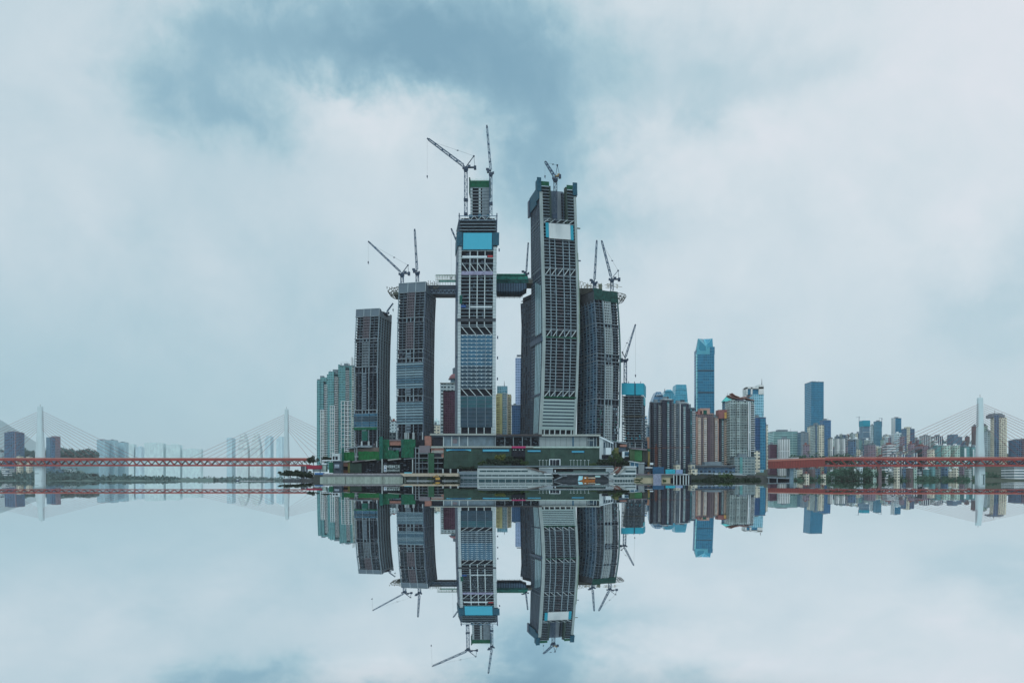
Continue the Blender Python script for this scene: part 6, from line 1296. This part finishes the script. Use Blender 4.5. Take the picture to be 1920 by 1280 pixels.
terrain('wooded_hill', [(2700, hillrow(-60,185,60,lambda x:888,13)),(2950, hillrow(-60,185,60,hf,14)),(3300, hillrow(-60,185,60,lambda x:893,15))], HILLM)
terrain('far_hill', [(8000, hillrow(-500,190,60,lambda x:896,16)),(9500, hillrow(-500,190,60,lambda x:min(892,780+max(0,(x+10))*.62) if x>-10 else 780-8*math.sin(x*.02),17)),(11500, hillrow(-500,190,60,lambda x:896,18))], mat('pale far hill', (.22,.34,.38), .95, var=.1, scale=.002))  # far hill painted pale blue in place of thicker haze
# ---------------------------------------------------------------- vegetation
LEAF = [mat('leaf green dark', (.016,.038,.020), .8, var=.4, scale=.4), mat('leaf green mid', (.045,.085,.025), .8, var=.4, scale=.4), mat('leaf green warm', (.10,.13,.025), .8, var=.4, scale=.4), mat('leaf distant green', (.055,.13,.085), .9, var=.5, scale=.02), mat('misty leaf green', (.11,.18,.17), .9, var=.4, scale=.02)]  # the last leaf green is washed out to include haze
BARK = mat('bark', (.06,.05,.04), .9)
def leaves(mb, c, rx, ry, rz, n, s, rn, clumps=9):
    cs = [(Vector((rn.gauss(0,.42)*rx, rn.gauss(0,.42)*ry, abs(rn.gauss(.15,.42))*rz)), rn.uniform(.22,.5)) for _ in range(clumps)]
    for _ in range(n):
        cc, cr_ = rn.choice(cs); d = Vector((rn.gauss(0,1), rn.gauss(0,1), rn.gauss(0,1))).normalized()*rn.uniform(.6,1)*cr_
        p = Vector(c)+cc+Vector((d.x*rx, d.y*ry, d.z*rz)); a = Vector((rn.gauss(0,1), rn.gauss(0,1), rn.gauss(0,1))).normalized(); b2 = a.cross(Vector((rn.gauss(0,1), rn.gauss(0,1), rn.gauss(0,1)))).normalized()
        q = s*rn.uniform(.6,1.4); mb.quad(p-a*q-b2*q*.6, p+a*q-b2*q*.6, p+a*q+b2*q*.6, p-a*q+b2*q*.6)
def tree(label, x_, yb_, yt, w_, D, lf, group=None, seed=0, n=700, name='tree'):
    rn = random.Random(seed+int(x_*10)); b2 = P(x_, yb_, D); h = Z(yt,D)-b2.z; rw = w_/F*D/2
    r = thing(name, label, 'tree', tuple(b2), group)
    mb = MB(); mb.tube(tuple(b2), (b2.x+rn.uniform(-.5,.5), b2.y, b2.z+h*.45), .45, .28, 7)
    for k in range(5): t_ = rn.uniform(0,2*pi); mb.tube((b2.x,b2.y,b2.z+h*.35), (b2.x+cos(t_)*rw*.6, b2.y+sin(t_)*rw*.5, b2.z+h*rn.uniform(.55,.8)), .2, .08, 5)
    mb.build('trunk', BARK, r)
    mb = MB(); leaves(mb, (b2.x, b2.y, b2.z+h*.42), rw*1.0, rw*.8, h*.48, n, max(.35, rw*.085), rn, 12); mb.build('crown', LEAF[lf], r)
    return r
TR = [('low dark tree, leftmost before the dull green netting',868,881,874,16,830,0),('small yellowish tree left of the terminal roof tree group',903,877,863,16,835,1),('dark tree under the left end of the netting',884,882,873,16,832,0),
 ('dark broad tree at the left of the group behind the terminal roof',921,876,857,24,840,0),('tall yellow tipped tree in the middle of the group behind the terminal roof',941,876,846.5,24,845,2),('dark rounded tree just right of the yellow tipped one',954,876,855,26,838,0),('dark tree beneath the dark opening',967,876,857,22,842,0),('green rounded tree at the right end of the terminal group',979,876,859,16,840,1),('dark low tree behind the terminal roof, in front of the group',935,877,861,28,836,0),
 ('dark olive bush at the left of the faceted podium wall',1112,875,868,18,840,1),('dark tree below the faceted podium wall',1126,875,862,22,842,0),('dark tree beneath the white oriel',1138,875,862,22,840,0),('tall bright green tree right of the faceted wall',1154,876,841,24,838,1),('broad dark tree behind the brown pitched roof',1164,880,857,24,842,0),('dark tree between bright green tree and glazed shed',1176,882,861,18,845,0),('small dark tree behind the white block',1148,878,864,16,846,0),
 ('bush on the quay right of the excavator',836,900,890,18,798,0),('dark bush at the base of the slatted wing wall',850,900,891,18,798,0),('green bush on the quay left of the excavator',806,901,895,14,798,1),('olive bush on the river wall right of the white block',1199,902,897,17,808,1),('small olive bush on the cream wall',1246,902,899,6,808,1),
 ('big dark tree behind the maroon pavilion',588,873,854,20,870,0),('dark tree beside the teal flats behind the pavilion',580,873,858,14,872,0),('dark tree under the small white shop block',615,866,855,22,860,0),
 ('dark tree at the left tip of the point',533,896,882.5,24,825,0),('dark tree second from the tip of the point',545,896,881,26,828,0),('dark tree in the middle of the point',557,897,881.5,24,826,0),('dark tree at the right of the point',569,899,882,22,824,0),('dark tree on the point nearest the cabins',579,901,884,20,822,0)]
for i, (lab, x_, yb_, yt, w_, D_, lf) in enumerate(TR): tree(lab, x_, yb_, yt, w_, D_, lf, seed=i, n=900 if w_ > 15 else 350)
mb = MB(); c_ = P(941,848,844)
rn = random.Random(5)
# the rocky point under the trees and moored boats
mb = MB(); rn = random.Random(3)
pr_ = [(X(526,818),822),(X(545,818),814),(X(590,818),812),(X(600,818),850),(X(560,830),850),(X(530,830),840)]
mb.prism(pr_, -2, Z(897,820), [(a*.995, b2+2) for a, b2 in pr_]); tag(mb.build('rocky_point', mat('dark rocky bank', (.05,.055,.055), .9, var=.6, scale=.5)), kind='structure')
for lab, x0, x1 in (('grey covered barge moored left under the trees of the point',534,549),('grey covered barge moored right under the trees of the point',550,562)):
    r = thing('covered_barge', lab, 'boat', tuple(P((x0+x1)/2, 902, 806)), 'covered barges moored at the point')
    bx('hull', CONCD, r, x0, x1, 899.5, 902, 804, 5); bx('canopy', mat('grey barge canopy', (.14,.16,.17)), r, x0+1, x1-1, 896.5, 898, 804.5, 4); cols('post', CONC, r, (x0+1.3, (x0+x1)/2, x1-1.3), 898, 899.5, 804.6, .3, .3)
# speed boat with its wake
r = thing('motor_boat', 'small dark motor boat leaving a white wake on the far left water', 'boat', tuple(P(445.5, 900, 1450))); D0 = 1450
mb = MB(); mb.hexa([(X(442.5,D0),D0,Z(901.6,D0)),(X(448,D0),D0,Z(901.6,D0)),(X(448,D0),D0+3,Z(901.6,D0)),(X(442.5,D0),D0+3,Z(901.6,D0)),(X(441.5,D0),D0,Z(899.6,D0)),(X(448.5,D0),D0,Z(899.6,D0)),(X(448.5,D0),D0+3,Z(899.6,D0)),(X(441.5,D0),D0+3,Z(899.6,D0))]); mb.build('hull', STEELB, r)
bx('cabin', WHITEP, r, 443.6, 446.6, 897.4, 899.6, D0+.5, 2); mb = MB(); mb.bar(P(444.6,897.4,D0+1), P(444.6,894.8,D0+1), .3); mb.build('mast', ROPE, r)
mb = MB(); rn = random.Random(8)
for i in range(44): x_ = 449+i*1.5+rn.uniform(-.5,.5); a = P(x_, 900.6, D0); mb.box(a.x, a.x+rn.uniform(.8,1.8), D0-1, D0+1.5, .05, .3+max(0,.9-i*.02)*rn.random())
tag(mb.build('wake', mat('white foam', (.8,.85,.87))), kind='stuff')
def woods(name, x0, x1, f, D0_, D1_, n, s, lf, seed):
    rn = random.Random(seed); mb = MB()
    for _ in range(n):
        x_ = rn.uniform(x0, x1); t_ = rn.random(); D_ = D0_+(D1_-D0_)*t_; yb_, yt = f(x_, t_); c_ = P(x_, yb_, D_); h = Z(yt,D_)-c_.z
        leaves(mb, tuple(c_), s*3, s*3, max(h, s*2), 26, s*.55, rn, 4)
    return tag(mb.build(name, LEAF[lf], None), kind='stuff')
woods('riverside_woods', -60, 160, lambda x,t:(902-t*10, 894-t*12), 2000, 2200, 600, 3.2, 4, 1)
woods('riverside_woods', 140, 330, lambda x,t:(902-t*6, 896-t*8+(x-140)*.02), 2050, 2500, 420, 3.4, 4, 2)
woods('riverside_woods', 320, 560, lambda x,t:(902-t*3, 899-t*3.5), 3000, 3600, 260, 5, 4, 22)
woods('riverside_woods', 1490, 1840, lambda x,t:(902-t*6, 897-t*8-(14*math.exp(-((x-1600)/45)**2)*t)), 1405, 1450, 300, 1.7, 3, 3)
woods('hill_woods', 1555, 1660, lambda x,t:(893-t*8, 884-t*12*math.exp(-((x-1605)/40)**2)), 1408, 1440, 200, 2.0, 3, 4)
woods('hill_woods', 1480, 1600, lambda x,t:(870-t*6, 858-t*6), 1500, 1560, 160, 2.4, 3, 5)
woods('hill_woods', 1700, 1760, lambda x,t:(860-t*4, 842-t*4), 1640, 1700, 60, 2.6, 3, 6)
woods('riverside_woods', 1290, 1372, lambda x,t:(904-t*6, 897-t*8), 850, 900, 260, 1.5, 0, 7)
woods('riverside_woods', 1288, 1425, lambda x,t:(905-t*3, 899-t*3), 832, 846, 240, 1.1, 0, 77)
woods('riverside_woods', 1355, 1370, lambda x,t:(903-t*4, 893-t*6), 845, 870, 70, 1.5, 1, 8)
woods('riverside_woods', 1840, 1990, lambda x,t:(902-t*4, 893-t*8), 1500, 1600, 260, 2.2, 3, 9)
woods('hill_woods', -60, 182, lambda x,t:(hf(x)+12-t*6, hf(x)+3-t*4), 2850, 2960, 420, 4.5, 4, 10)
woods('riverside_woods', 1480, 1500, lambda x,t:(872, 861), 1610, 1640, 20, 2.2, 0, 11)
# elevated riverside roads on the right
er_ = thing('elevated_road', 'curving elevated riverside road on pale columns, left of the blue grey pier', 'road bridge', tuple(P(1420, 902, 960)))
slope('deck', CONC, er_, 1368,898,899.5, 1425,893,895, 905, 10, 960); slope('deck', CONC, er_, 1425,893,895, 1482,895,897.5, 960, 10, 980); slope('parapet', WHITEP, er_, 1340,888,889, 1400,889.5,890.6, 880, 1, 930); slope('parapet', WHITEP, er_, 1300,886.3,887.3, 1392,887.3,888.4, 870, 2, 900)
slope('deck', CONCD, er_, 1392,889,891.5, 1465,893,895, 935, 12, 1000); bx('abutment', DARK, er_, 1372, 1480, 896, 904, 985, 20)
for x_ in (1392, 1402, 1412, 1424, 1432, 1441, 1457): bx('column', CONCL if x_ in (1432,1424) else CONC, er_, x_, x_+1.2, 895, 905, 955, 2)
sw = thing('quay_wall', 'dark sloping quay wall right of the pile platform', 'wall', tuple(P(1330, 903, 850)))
slope('wall', mat('mossy quay wall', (.045,.06,.055), .9, var=.4, scale=.2), sw, 1292,889.5,906, 1345,896,906, 835, 20, 848)
